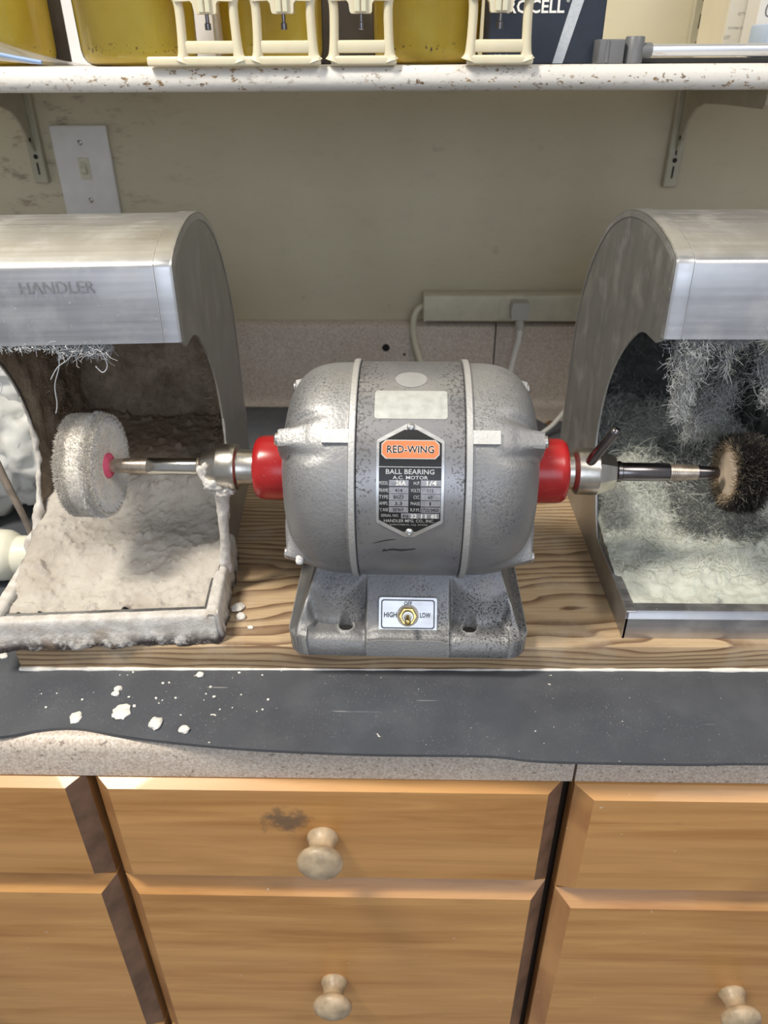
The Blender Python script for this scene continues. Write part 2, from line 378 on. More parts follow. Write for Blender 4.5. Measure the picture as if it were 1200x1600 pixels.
M['lint_dark'] = plain('lint_fibre_dark', (.11, .115, .12), .9, spec=.1); M['lint_blue'] = plain('lint_fibre_cool', (.62, .64, .66), .9, spec=.1)
M['brown_fibre'] = plain('brown_fibre', (.48, .38, .285), .95, spec=.1)
M['cotton'] = plain('cotton', (.72, .675, .605), .95, 0, .12, 200, .5, 500, .001); M['cotton_white'] = plain('cotton_white', (.80, .79, .78), .95); M['cotton_dark'] = plain('dark_cotton', (.56, .52, .47), .95, 0, .1, 80)  # the last tone is a darker cotton mixed into the rim fibres
M['pink'] = plain('pink_ink', (.70, .10, .19), .7, 0, .2, 150)
M['bristle_dark'] = plain('dark_bristle', (.018, .016, .014), .7); M['bristle_grey'] = plain('dusty_bristle', (.24, .21, .165), .85); M['bristle_tan'] = plain('tan_bristle', (.47, .36, .235), .85)
M['hub_tan'] = plain('tan_hub', (.56, .45, .345), .75, 0, .12, 120, .3, 250)
M['cream'] = plain('cream_plastic', (.70, .62, .45), .38, 0, .05, 60, sub=.15); M['cream2'] = plain('ivory_plastic', (.78, .755, .62), .35, 0, .04, 30)
M['white_pl'] = plain('switch_plastic', (.70, .685, .655), .38, 0, .05, 60); M['ivory'] = plain('ivory_plastic_dirty', (.60, .565, .44), .42, 0, .1, 50)
M['cord_y'] = plain('yellowed_cord', (.62, .58, .44), .45); M['cord_w'] = plain('white_cord', (.68, .67, .63), .4); M['plug'] = plain('grey_plug', (.46, .45, .41), .5)
M['track'] = plain('shelf_track_paint', (.43, .40, .30), .45, .1, .1, 40); M['slot'] = plain('dark_slot', (.01, .01, .01), .8)
M['navy'] = plain('navy_card', (.009, .015, .030), .5, 0, .15, 120); M['stripe'] = plain('silver_stripe', (.48, .50, .52), .4, .2, .1, 400)
M['grey_pl'] = plain('grey_plastic', (.13, .133, .14), .42, 0, .08, 60); M['tube'] = plain('satin_tube', (.68, .69, .72), .3, .85)
M['carton'] = plain('tan_carton', (.57, .51, .38), .6, 0, .06, 20); M['carton_lbl'] = plain('carton_label', (.64, .60, .50), .6); M['carton_w'] = plain('white_carton', (.66, .62, .56), .55)
M['bluepl'] = plain('pale_blue_plastic', (.42, .52, .68), .3, 0, .05, 30); M['grey_box'] = plain('plain_grey', (.175, .155, .13), .7, 0, .12, 50); M['white_card'] = plain('white_card', (.72, .71, .74), .6, 0, .04, 30)
M['jar'] = m_clear('clear_jar', (1, .98, .88), .05, .02); M['liquid'] = m_liquid(); M['bagzip'] = m_clear('zip_bag_film', (.95, .95, .95), .2, .35, (.62, .62, .60)); M['zip'] = plain('blue_zip', (.22, .33, .55), .5)
M['bag'] = m_clear('white_bag_film', (.97, .98, .97), .28, .95, (.93, .93, .89), .72); M['twig'] = plain('grey_twig', (.19, .155, .125), .75, 0, .25, 120, .5, 300)
M['stain'] = plain('dried_brown_scrap', (.20, .10, .04), .7, 0, .3, 100); M['bolt'] = plain('bolt_steel', (.52, .50, .47), .35, .9, .2, 200)
M['floor'] = plain('floor_vinyl', (.36, .33, .29), .5, 0, .1, 12); M['scuff'] = plain('scuff_mark', (.035, .034, .035), .6); M['cap_white'] = plain('white_paint_dab', (.75, .74, .72), .8)

# ------------------------------------------------------------------ setting
ZC = .910; ZM = .913; ZB = .937
def struct(name, vf, m): return obj(name, vf, m, smooth=0, kind='structure')
struct('floor', box(-2.2, 2.2, -2.4, 1.0, -.05, 0), M['floor'])
struct('wall_back', box(-2.2, 2.2, 1.0, 1.12, 0, 2.6), M['wall'])

# cabinets: carcass, drawers with mitred bevels, knobs
def drawer_front(x0, x1, z0, z1, yb, yf, bw, bt):
    v = [(x0, yb+.012, z0), (x1, yb+.012, z0), (x1, yb+.012, z1), (x0, yb+.012, z1),
         (x0, yb, z0), (x1, yb, z0), (x1, yb, z1), (x0, yb, z1),
         (x0+bw, yf, z0+bw), (x1-bw, yf, z0+bw), (x1-bw, yf, z1-bt), (x0+bw, yf, z1-bt)]
    bd = .0022
    # a narrow quirk between the bevel and the field
    v += [(x0+bw+.001, yf+bd*.0+.0, z0+bw+.001), (x1-bw-.001, yf, z0+bw+.001), (x1-bw-.001, yf, z1-bt-.001), (x0+bw+.001, yf, z1-bt-.001)]
    mb = MB(); mb.v = v
    def q(f, m): mb.f.append(f); mb.m.append(m)
    q((0, 1, 2, 3), 0)
    for i in range(4):
        j = (i+1) % 4; q((i, j, 4+j, 4+i), 1 if i in (1, 3) else 0)
        q((4+i, 4+j, 8+j, 8+i), {0: 0, 1: 2, 2: 0, 3: 1}[i]); q((8+i, 8+j, 12+j, 12+i), 0)
    q((12, 13, 14, 15), 0)
    return mb
knob_prof = [(0, .0105), (-.002, .0108), (-.005, .0092), (-.010, .0080), (-.0145, .0090), (-.016, .0125), (-.0185, .0152), (-.0215, .0156), (-.0245, .0142), (-.027, .0105), (-.0285, .0055), (-.029, .0005)]
def cabinet(x0, x1, label, dy, drawers, knobs):
    t = thing('base_cabinet', label, 'cabinet', ((x0+x1)/2, .385, 0)); c = (x0+x1)/2; h = (x1-x0)/2
    obj('carcass', MB().add(box(-h-.0034, h+.0034, 0, .56, .10, .8745)).add(box(-h, h, .05, .5, 0, .10)), M['carcass'], t, 0)
    for i, (z0, z1) in enumerate(drawers):
        d = obj('drawer', drawer_front(-h, h, z0, z1, -.016+dy, -.0265+dy, .0125, .0050 if i == 0 else .0125), [M['maple_s'] if i == 0 and knobs[0][0] == -.0562 else M['maple'], M['maple_v'], M['edge_dark']], t, 0)
        kx, kz = knobs[i]
        if kx is not None: obj('knob', lathe([(a*1.05, r*1.13) for a, r in knob_prof], 'y', 28, (kx-c, -.0265+dy, kz)), M['knob'], d, 60)
D = [(.7516, .8746), (.500, .7490), (.13, .4965)]
cabinet(-.2257, .1245, 'maple cabinet with two fully visible drawers and round knobs below the motor', 0, D, [(-.0562, .8165), (-.0555, .604), (-.05, .31)])
cabinet(-.583, -.2327, 'maple cabinet with no knob in view, a dark edge beside its drawers', 0, D, [(-.408, .8165), (-.408, .590), (-.408, .31)])
cabinet(.1317, .482, 'maple cabinet under the right dust hood with one low knob in view', -.005, [(.7490, .8748), (.500, .7465), (.13, .4965)], [(.316, .8165), (.3055, .606), (.30, .31)])

# worktops with integral backsplash
def worktop(x0, x1, label, holes=()):
    t = thing('countertop', label, 'countertop', ((x0+x1)/2, .7, .875)); h = (x1-x0)/2
    prof = [(-.334+.000, 0), (-.334, .026), (-.3325, .030), (-.329, .0335), (-.325, .035), (.285, .035), (.291, .0365), (.295, .042), (.295, .10)]
    prof2 = [(.278, .035), (.2785, .0355)]
    poly = [(-.334, 0), (-.334, .025), (-.3325, .030), (-.329, .0337), (-.324, .035), (.290, .035), (.290, .002), (-.31, .002), (-.31, 0)]
    obj('worktop_slab', prism(poly, -h, h, 'yz'), M['counter'], t, 40)
    poly = [(.268, .035), (.2735, .0365), (.2785, .042), (.280, .050), (.280, .140), (.2812, .1475), (.285, .1505), (.2995, .1515), (.2995, .035)]
    b = obj('backsplash', prism(poly, -h, h, 'yz'), M['counter'], t, 40)
    for x, z, r in holes:
        obj('screw_hole', lathe([(.2795, r*.9), (.2790, r)], 'y', 16, (x-(x0+x1)/2, 0, z-.875)), M['slot'], b, 0)
worktop(-1.1, .1298, 'speckled beige laminate countertop and splash left of the seam, under the motor', [(-.0167, .9943, .0052), (.0085, .985, .0018)])
worktop(.1318, 1.2, 'speckled beige laminate countertop and splash right of the seam, behind the plug cord')

# rubber mat with a wavy front edge
fe = [(-.75, .372), (-.45, .366), (-.34, .3655), (-.2865, .3689), (-.2611, .3753), (-.2337, .3775), (-.1937, .3702), (-.1457, .3639), (-.0992, .3599), (-.05, .3577), (-.0084, .3567), (.0634, .3566), (.0942, .3532), (.125, .352), (.2043, .3515), (.2575, .3528), (.40, .351), (.75, .353)]
fe = spline(fe, 6)
be = [(.75, .90), (.34, .93), (.235, .928), (.205, .905), (.185, .93), (.15, .955), (.0, .962), (-.2, .966), (-.75, .966)]
poly = [(p[0], p[1]) for p in fe]+spline(be, 5)
bm = bmesh.new(); vs_ = [bm.verts.new((x, y, .0002)) for x, y in poly]; f = bm.faces.new(vs_)
ex = bmesh.ops.extrude_face_region(bm, geom=[f]); [setattr(v.co, 'z', .0028) for v in ex['geom'] if isinstance(v, bmesh.types.BMVert)]
bmesh.ops.recalc_face_normals(bm, faces=bm.faces)
tag(obj('rubber_mat', from_bm(bm), M['mat'], None, 30, (0, 0, ZC)), 'dark grey rubber mat with a wavy front edge under the wooden board', 'mat')
ZM = ZC+.0028

# wooden mounting board
bo = obj('mounting_board', box(0, .98, 0, .315, 0, ZB-ZM, .0018), M['board'], None, 30, (-.302, .4382, ZM), .62)
tag(bo, 'pine board with striped grain carrying the motor and both hoods', 'board')
# dust ridge along the board's front foot
mb = MB(); pts = []; rr = []
for i in range(120):
    x = -.302+.6*i/119; pts.append((x, .4382+(x+.302)*.0108-.0005, ZM+.0004)); e = abs(i/119-.5)*2
    rr.append((.0011+.0017*max(0, fbm(x*40, 1, 0, 1, 3)+.25))*(.45+.9*e))
tag(obj('plaster_ridge', tube(pts, rr, 6), M['crumb'], None, 60), 'thin ridge of white plaster dust along the front foot of the pine board', 'plaster dust', kind='stuff')

# ------------------------------------------------------------------ motor
AX = .124; RB = .081
mo = thing('bench_motor', 'grey cast double-shaft electric motor with red bearing caps on the pine board', 'motor', (.0095, .504, ZB), -.9)
def cyl(u, v, r, phi0=21.7):                # u along the axis, v arc height, on the front of the body
    a = R(phi0)+v/RB; return (u, -r*math.cos(a), AX+r*math.sin(a))
def arcpoly(poly, r0, r1, phi0=21.7, step=.0025):
    bm = bmesh.new(); fs = bm.faces.new([bm.verts.new((a, b, 0)) for a, b in poly])
    lo = min(p[1] for p in poly); hi = max(p[1] for p in poly); z = lo+step
    while z < hi:
        bmesh.ops.bisect_plane(bm, geom=bm.verts[:]+bm.edges[:]+bm.faces[:], plane_co=(0, z, 0), plane_no=(0, 1, 0)); z += step
    if r1 > r0:
        ex = bmesh.ops.extrude_face_region(bm, geom=bm.faces[:])
        for v in ex['geom']:
            if isinstance(v, bmesh.types.BMVert): v.co.z = 1
    bmesh.ops.recalc_face_normals(bm, faces=bm.faces)
    for v in bm.verts: v.co = cyl(v.co.x, v.co.y, r0+(r1-r0)*v.co.z, phi0)
    return from_bm(bm)
def arctext(mb, s, w, h, cx, cy, r, off=0.):
    P, F = text2d(s, w, h, off, cx, cy); mb.add(([cyl(a, b, r) for a, b in P], F))
# stator band
bp = [(-.0365, .079), (-.0365, .0803), (-.0358, RB), (.0358, RB), (.0365, .0803), (.0365, .079)]
obj('stator_band', lathe(bp, 'x', 128, (0, 0, AX)), M['band'], mo, 30)
# end bells: a lathe with four bolt bosses
def bell(sgn):
    n = 288; xs = [.0366, .0368, .0375, .0415, .0420, .0428, .0450]+list(np.linspace(.048, .089, 22))+[.0905, .0918, .0927, .093]
    v = []; f = []
    for x in xs:
        for k in range(n):
            t = 2*math.pi*k/n; dist = abs((math.degrees(t)-45+45) % 90-45)
            q = (math.degrees(t)) % 90; dist = abs(q-45)
            if x < .0418:
                r = .0825 if x >= .0368 else .080
                if x > .041: r = .0824
            else:
                s = min(1, max(0, (x-.040)/.0535)); pr = .0802*(1-s**3.3)**(1/3.3)
                pr = max(pr, .034)
                bs = .0792-.26*max(0, x-.058) if x < .0905 else max(.034, .0707-(x-.0905)*9)
                wdt = 1-sstep(4.6, 8.5, dist)
                r = pr+(max(bs, pr)-pr)*wdt
                # scoop under the boss
                sc = math.exp(-((dist-10.5)/3.2)**2)*.0036*sstep(.050, .080, x)*(1-sstep(.086, .091, x)); r = max(.034, r-sc)
                if x < .0424: r = max(r, .0800)
            v.append((sgn*x, r*math.cos(t), AX+r*math.sin(t)))
    m = len(xs)
    for i in range(m-1):
        for k in range(n):
            l = (k+1) % n; f.append((i*n+k, i*n+l, (i+1)*n+l, (i+1)*n+k))
    f.append(tuple(range((m-1)*n, m*n)))
    if sgn > 0: f = [q[::-1] for q in f]
    return v, f
for sgn in (-1, 1):
    b = obj('end_bell', bell(sgn), M['cast'], mo, 42)
    xa, xb = sorted((sgn*.0369, sgn*.0414))
    obj('rim', lathe([(xa, .0824), (xa+.0004, .0829), (xb-.0004, .0829), (xb, .0824)], 'x', 128, (0, 0, AX), False), M['flange'], b, 30)
    xa, xb = sorted((sgn*.0405, sgn*.0592))
    obj('ground_tab', arcpoly([(xa, -.0046), (xb, -.0046), (xb, .0046), (xa, .0046)], .0795, .0826, 43.2), M['bare'], b, 30)
    for a in (45, 135, 225, 315):
        bx = sgn*.0900; c = (0, .0665*math.cos(R(a)), AX+.0665*math.sin(R(a)))
        prof = [(bx, .0045), (bx+sgn*.0022, .0045), (bx+sgn*.003, .0036), (bx+sgn*.0032, .0004)]
        obj('bolt', lathe(prof, 'x', 16, c), M['bolt'], b, 40)
    if sgn < 0: obj('paint_dab', lump((-.0805, -.0580, .0775), .0030, .0024, .0042, .3, 1.4, 3, 3), M['cap_white'], b, 60)
# base casting: a height field with four bolt pockets
BX, BY, RC = .0923, .0745, .016
def base_h(x, y, d):
    ax = abs(x); zs = .006+.0125*(1-(1-min(d/.012, 1))**2.2)**(1/2.2)
    uu = ((BY-abs(y))-.0105)/.0022; zf = .0165+(.0022*math.log1p(math.exp(min(uu, 30))) if uu < 30 else uu*.0022)*1.72; zx = .0165+max(0, (BX-ax)-.006)*2.7
    k = .004; h = max(0, k-abs(zf-zx))/k; p = min(zf, zx)-h*h*k*.25
    p = min(p, .058)
    # pocket
    ay = -abs(y); A = (.030, -.040); C = (.079, -.0445)
    t = (ax-A[0])/(C[0]-A[0]); line = A[1]+(C[1]-A[1])*t-.0075*math.sin(math.pi*min(1, max(0, t)))
    w = sstep(.0310, .0345, ax)*sstep(0, .0085, line-ay)*(1-sstep(.070, .080, ax))
    fl = .0162+.16*max(0, ay+.064)+max(0, ay+.0535)**2*22
    p = p*(1-w)+min(p, fl)*w
    za = zs if d < .012 else .0185; hh_ = max(0, .006-abs(za-p))/.006
    z = max(za, p)+hh_*hh_*.0015*sstep(0, .006, d) if p > .0186 or w < .2 else min(max(zs-.0018*w, .006), .0168+.0017*(1-w))
    # raised feet dip between pads
    z -= .0016*math.exp(-((ax-.031)/.006)**2)*(1-sstep(.008, .013, d))
    hr = math.hypot(ax-.0478, abs(y)-.0585)
    if hr < .0056: z = z-.011*(1-sstep(.0044, .0056, hr))
    elif hr < .0085: z += .0007*math.exp(-((hr-.0063)/.0012)**2)
    return z
nx, ny = 236, 190; v = []; f = []
for j in range(ny+1):
    for i in range(nx+1):
        x = -BX+2*BX*i/nx; y = -BY+2*BY*j/ny
        qx, qy = abs(x)-BX+RC, abs(y)-BY+RC
        d = RC-(math.hypot(max(qx, 0), max(qy, 0))+min(max(qx, qy), 0))
        if d < 0:
            l = math.hypot(qx, qy); x = math.copysign(BX-RC+qx/l*RC, x); y = math.copysign(BY-RC+qy/l*RC, y); d = 0
        v.append((x, y, base_h(x, y, d)))
w = nx+1
f = [(j*w+i, j*w+i+1, (j+1)*w+i+1, (j+1)*w+i) for j in range(ny) for i in range(nx)]
ring = [i for i in range(w)]+[j*w+nx for j in range(1, ny+1)]+[ny*w+i for i in range(nx-1, -1, -1)]+[j*w for j in range(ny-1, 0, -1)]
k0 = len(v); v += [(v[i][0]*.992, v[i][1]*.992, 0) for i in ring]; m = len(ring)
f += [(ring[(i+1) % m], ring[i], k0+i, k0+(i+1) % m) for i in range(m)]
obj('motor_base', (v, f), M['cast_base'], mo, 60)
for s in (-1, 1):
    obj('bolt_hole', lathe([(.0040, .0047), (.0140, .0049)], 'z', 24, (s*.0478, -.0585, 0)), M['slot'], mo, 0)
# switch plate on the sloped front block
sl = math.atan2(1.72, 1); TP = Matrix.Translation((0, -.0583, .0293)) @ Matrix.Rotation(sl, 4, 'X')
TPm = lambda a, b, c: tuple(TP @ Vector((a, b, c)))
def rrect(w, h, r, n=5):
    out = []
    for cx, cy, a0 in ((w-r, h-r, 0), (-w+r, h-r, 90), (-w+r, -h+r, 180), (w-r, -h+r, 270)):
        out += [(cx+r*math.cos(R(a0+90*k/n)), cy+r*math.sin(R(a0+90*k/n))) for k in range(n+1)]
    return out
sp_ = thing('switch_plate', None, None); sp_.parent = mo
bpy.data.objects.remove(sp_)
spl = obj('switch_plate', MB().add(prism(rrect(.0222, .0128, .0018), -.0006, .0012), 0, TP), M['alu_plate'], mo, 20)
o1 = rrect(.0205, .0112, .0022); i1 = rrect(.0196, .0103, .0016); n1 = len(o1)
obj('printed_border', MB().add(([(a, b, .00135) for a, b in o1+i1], [(i, (i+1) % n1, n1+(i+1) % n1, n1+i) for i in range(n1)]), 0, TP), M['black'], spl, 0)
mb = MB()
for s, wd, cx, cy in (('HIGH', .0098, -.0134, -.0006), ('LOW', .0082, .0133, -.0006), ('OFF', .0062, 0, .0084)):
    P, F = text2d(s, wd, .0040 if s != 'OFF' else .0030, .03, cx, cy); mb.add(([(a, b, .00136) for a, b in P], F), 0, TP)
obj('lettering', mb, M['black'], spl, 0)
obj('washer', MB().add(lathe([(.001, .0084), (.0020, .0084), (.0024, .0078), (.0024, .003)], 'z', 28, (0, -.001, 0)), 0, TP), M['plaster'], spl, 40)
obj('hex_nut', MB().add(lathe([(.0022, .0072), (.0044, .0072), (.0050, .0066), (.0050, .0040)], 'z', 6, (0, -.001, 0)), 0, TP), M['brass'], spl, 20)
obj('toggle_bushing', MB().add(lathe([(.003, .0046), (.0076, .0046), (.0082, .0040), (.0082, .0028), (.0066, .0024)], 'z', 24, (0, -.001, 0)), 0, TP), M['nickel'], spl, 40)
obj('toggle_lever', MB().add(tube([(0, -.001, .006), (0, -.002, .011), (0, -.0034, .0165), (0, -.0038, .0178), (0, -.0040, .0186)], [.0015, .0018, .0025, .0022, .0008], 16), 0, TP), M['brass'], spl, 60)
# name plate
def pv(Y): return ((29-.313*((640+Y/7.62)-730))-21.7)*.001414
def pu(X): return (X/7.62-74.5)*.000422
hexo = [(-.0025, .0394), (.0025, .0394), (.0217, .0284), (.0224, .0270), (.0224, -.0268), (.0217, -.0282), (.0030, -.0394), (-.0030, -.0394), (-.0217, -.0282), (-.0224, -.0268), (-.0224, .0270), (-.0217, .0284)]
hexi = [(-.0042, .0352), (.0042, .0352), (.0206, .0262), (.0206, -.0258), (.0044, -.0350), (-.0044, -.0350), (-.0206, -.0258), (-.0206, .0262)]
npl = obj('name_plate', arcpoly(hexo[::-1], RB-.0004, RB+.0008), M['alu_plate'], mo, 30)
obj('black_field', arcpoly(hexi[::-1], RB+.00095, RB+.00095), M['black'], npl, 60)
def octa(w, h, c, cy): return [(-w+c, cy-h), (w-c, cy-h), (w, cy-h+c), (w, cy+h-c), (w-c, cy+h), (-w+c, cy+h), (-w, cy+h-c), (-w, cy-h+c)]
yc_ = (pv(385)+pv(588))/2; hh = (pv(385)-pv(588))/2
obj('label_border', arcpoly(octa(.0192, hh+.0004, .0028, yc_), RB+.00105, RB+.00105), M['silver_print'], npl, 60)
obj('orange_label', arcpoly(octa(.0186, hh-.0002, .0027, yc_), RB+.00115, RB+.00115), M['orange'], npl, 60)
mb = MB(); arctext(mb, 'RED-WING', .0312, .0052, 0, yc_, RB+.00122, .055); obj('lettering_outline', mb, M['white_print'], npl, 0)
mb = MB(); arctext(mb, 'RED-WING', .0309, .0049, 0, yc_, RB+.0013, .018); obj('lettering', mb, M['black'], npl, 0)
mb = MB(); y0 = pv(685); mb.add(arcpoly([(-.0205, y0-.0002), (.0205, y0-.0002), (.0205, y0+.0002), (-.0205, y0+.0002)], RB+.00105, RB+.00105))
def lab(s, X0, X1, Y0, Y1, off=.0, mbx=None, lvl=.0011): arctext(mbx, s, pu(X1)-pu(X0), pv(Y0)-pv(Y1), (pu(X0)+pu(X1))/2, (pv(Y0)+pv(Y1))/2, RB+lvl, off)
lab('BALL BEARING', 278, 855, 710, 765, .01, mb); lab('A.C. MOTOR', 360, 780, 783, 823, .012, mb)
rows = [(832, 900), (912, 985), (990, 1062), (1068, 1135), (1145, 1210)]
for (a, b), s, t_ in zip(rows, ('MODEL', 'FRAME', 'TYPE', 'AMPS.', '°C RISE'), ('H.P.', 'VOLTS', 'CYC.', 'PHASE', 'R.P.M.')):
    m_ = (a+b)/2; lab(s, 200, 308, m_-20, m_+20, 0, mb); lab(t_, 578 if len(t_) > 4 else 612, 688, m_-20, m_+20, 0, mb)
lab('SERIAL NO.', 222, 438, 1233, 1266, 0, mb); lab('HANDLER MFG. CO., INC.', 258, 865, 1297, 1342, .008, mb); lab('WESTFIELD, N.J. 07090', 328, 785, 1358, 1382, 0, mb)
obj('lettering', mb, M['silver_print'], npl, 0)
vb = []
for a, b in rows: vb += [(318, 550, a, b), (697, 935, a, b)]
vb.append((465, 925, 1220, 1285)); mb = MB()
for X0, X1, Y0, Y1 in vb: mb.add(arcpoly([(pu(X0), pv(Y1)), (pu(X1), pv(Y1)), (pu(X1), pv(Y0)), (pu(X0), pv(Y0))], RB+.00105, RB+.00105))
obj('value_boxes', mb, M['grey_print'], npl, 0)
mb = MB()
for (a, b), s, t_ in zip(rows[1:], ('414', 'B0Z3', '3.3', '55°INT'), ('115', '60', '1', '1725/3450')):
    m_ = (a+b)/2; wd = 30*len(s) if len(s) < 5 else 130
    lab(s, 432-wd/2, 432+wd/2, m_-20, m_+20, .01, mb, .0012); wd = {'1': 16, '60': 55, '115': 70}.get(t_, 205); lab(t_, 812-wd/2, 812+wd/2, m_-21, m_+21, .01, mb, .0012)
lab('416', 482, 552, 1232, 1275, .01, mb, .0012); obj('value_lettering', mb, M['black'], npl, 0)
mb = MB(); lab('26A', 398, 518, 836, 892, .02, mb, .0012); lab('1/4', 765, 885, 836, 892, .02, mb, .0012)
for s, X0, X1 in (('22', 578, 655), ('11', 705, 770), ('85', 825, 900)): lab(s, X0, X1, 1230, 1280, .02, mb, .0012)
obj('stamped_lettering', mb, M['white_print'], npl, 0)
for vv in (.0372, -.0352):
    c = cyl(0, vv, RB+.0007); a = R(21.7)+vv/RB
    Mx = Matrix.Translation(c) @ Matrix.Rotation(R(90)-a, 4, 'X')
    obj('rivet', MB().add(lathe([(-.0005, .0029), (.0006, .0029), (.0016, .0023), (.0020, .0012), (.0017, .0009), (.0014, .0006)], 'z', 20), 0, Mx), M['alu_plate'], npl, 60)
obj('blank_sticker', arcpoly([(a, b) for a, b in rrect(.0245, .0118, .0022)], RB+.0001, RB+.0003, 60.7), M['sticker'], mo, 40)
obj('oval_patch', arcpoly([(.0110*math.cos(2*math.pi*k/28), .0094*math.sin(2*math.pi*k/28)) for k in range(28)], RB+.0001, RB+.00025, 78.2), M['oval'], mo, 40)
def scuff(pts, wd):
    P = spline(pts, 6); top = []; n_ = len(P)
    mb = MB(); v = []
    for i, (a, b) in enumerate(P):
        k = wd*(.3+.7*math.sin(math.pi*(i+.3)/n_))*(1+.4*nz(a*900, b*900)); v += [cyl(a, b-k, RB+.00012), cyl(a, b+k, RB+.00012)]
    return v, [(2*i, 2*i+2, 2*i+3, 2*i+1) for i in range(n_-1)]
obj('scuff', MB().add(scuff([(-.0185, -.0545), (-.012, -.0525), (-.005, -.053), (.0045, -.0515)], .0009)).add(scuff([(-.025, -.0465), (-.016, -.0435), (-.009, -.0425)], .0005)).add(scuff([(-.019, -.0555), (-.017, -.0525), (-.0155, -.0555)], .0006)), M['scuff'], mo, 0)

# shafts, chucks and caps: profile along x going outwards
def sx(prof, sgn): return lathe([(sgn*a, r) for a, r in prof], 'x', 48, (0, 0, AX))
for sgn in (-1, 1):
    obj('bearing_cap', sx([(.090, .0240), (.092, .0247), (.1115, .0247), (.1148, .0241), (.1173, .0225), (.1185, .0195), (.1187, .013)], sgn), M['red'], mo, 50)
def thread(x0, x1, r0, r1, n):
    out = []
    for i in range(n):
        a = x0+(x1-x0)*i/n; p = (x1-x0)/n; r = r0+(r1-r0)*i/n; out += [(a, r), (a+p*.45, r), (a+p*.55, r-.0005), (a+p*.95, r-.0005)]
    return out+[(x1, r1)]
ck = obj('shaft_chuck', sx([(.1185, .0137), (.1308, .0137), (.1318, .0140), (.1320, .0160), (.1332, .0178), (.1360, .0182), (.1378, .0178), (.1465, .0178), (.1478, .0170), (.1585, .0118), (.1600, .0108), (.1604, .004)], -1), M['nickel'], mo, 35)
obj('shaft_collar', sx([(.1600, .0058), (.1612, .0058), (.1622, .0070), (.1634, .0072), (.1642, .0066), (.1642, .003)], -1), M['thread'], ck, 40)
obj('polished_shaft', sx([(.1640, .0060), (.1643, .0067), (.2026, .0067), (.2030, .0064)], -1), M['steel'], ck, 40)
obj('taper_thread', sx(thread(.2030, .2218, .0066, .0058, 13)+[(.2330, .0052)], -1), M['thread'], ck, 30)
ck = obj('shaft_chuck', sx([(.1185, .0135), (.1232, .0137), (.1246, .0162), (.1262, .0178), (.1400, .0181), (.1415, .0178)], 1), M['nickel'], mo, 35)
obj('hex_taper', lathe([(.1412, .0186), (.1545, .0128), (.1556, .0112), (.1556, .004)], 'x', 8, (0, 0, AX)), M['nickel'], ck, 20)
obj('shaft_collar', sx([(.155, .0060), (.1566, .0060), (.1572, .0080), (.1600, .0080), (.1608, .0070), (.1608, .003)], 1), M['dark_steel'], ck, 40)
obj('polished_shaft', sx([(.1604, .0060), (.1608, .0070), (.1960, .0070), (.1964, .0067)], 1), M['dark_steel'], ck, 40)
obj('taper_thread', sx(thread(.1964, .2180, .0068, .0056, 15), 1), M['thread'], ck, 30)
obj('taper_point', sx([(.2178, .0056), (.2335, .0041), (.2338, .003), (.2330, .001)], 1), M['dark_steel'], ck, 30)
a0 = Vector((.1340, -.010, AX+.014)); dr = Vector((.013, -.010, .032)).normalized()
obj('lever_pin', tube([a0+dr*q for q in (-.004, .0, .030, .0325, .034, .0346)], [.0040, .0040, .0039, .0037, .0026, .0006], 18), M['dark_steel'], ck, 50)

# ------------------------------------------------------------------ dust hoods
HW = .170
op = spline([(.1039, .0252), (.118, .040), (.131, .0600), (.1475, .080), (.1545, .1000), (.1552, .122), (.149, .152), (.136, .177), (.117, .199), (.094, .2165), (.078, .2225), (.0620, .2235), (.050, .2240)], 4)
vis = [(.0370, .2310), (.0390, .2570), (.0402, .2790)]
arc = spline([(.0402, .2790), (.0430, .2828), (.0560, .2880), (.0760, .2928), (.1000, .2960), (.1250, .2968), (.1580, .2935), (.1900, .2845), (.2170, .2710), (.2400, .2530), (.2580, .2330), (.2745, .2080), (.2850, .1780), (.2895, .145), (.2900, .12)], 4)
backp = [(.2900, .06), (.2900, .0)]
outer = vis[:-1]+arc+backp
side_poly = [(0, 0), (0, .0255), (.05, .0255)]+op+outer
def opening_y(z):                            # rear edge of the side opening at height z
    zs = [p[1] for p in op[:-8]]; ys = [p[0] for p in op[:-8]]; return float(np.interp(z, zs, ys))
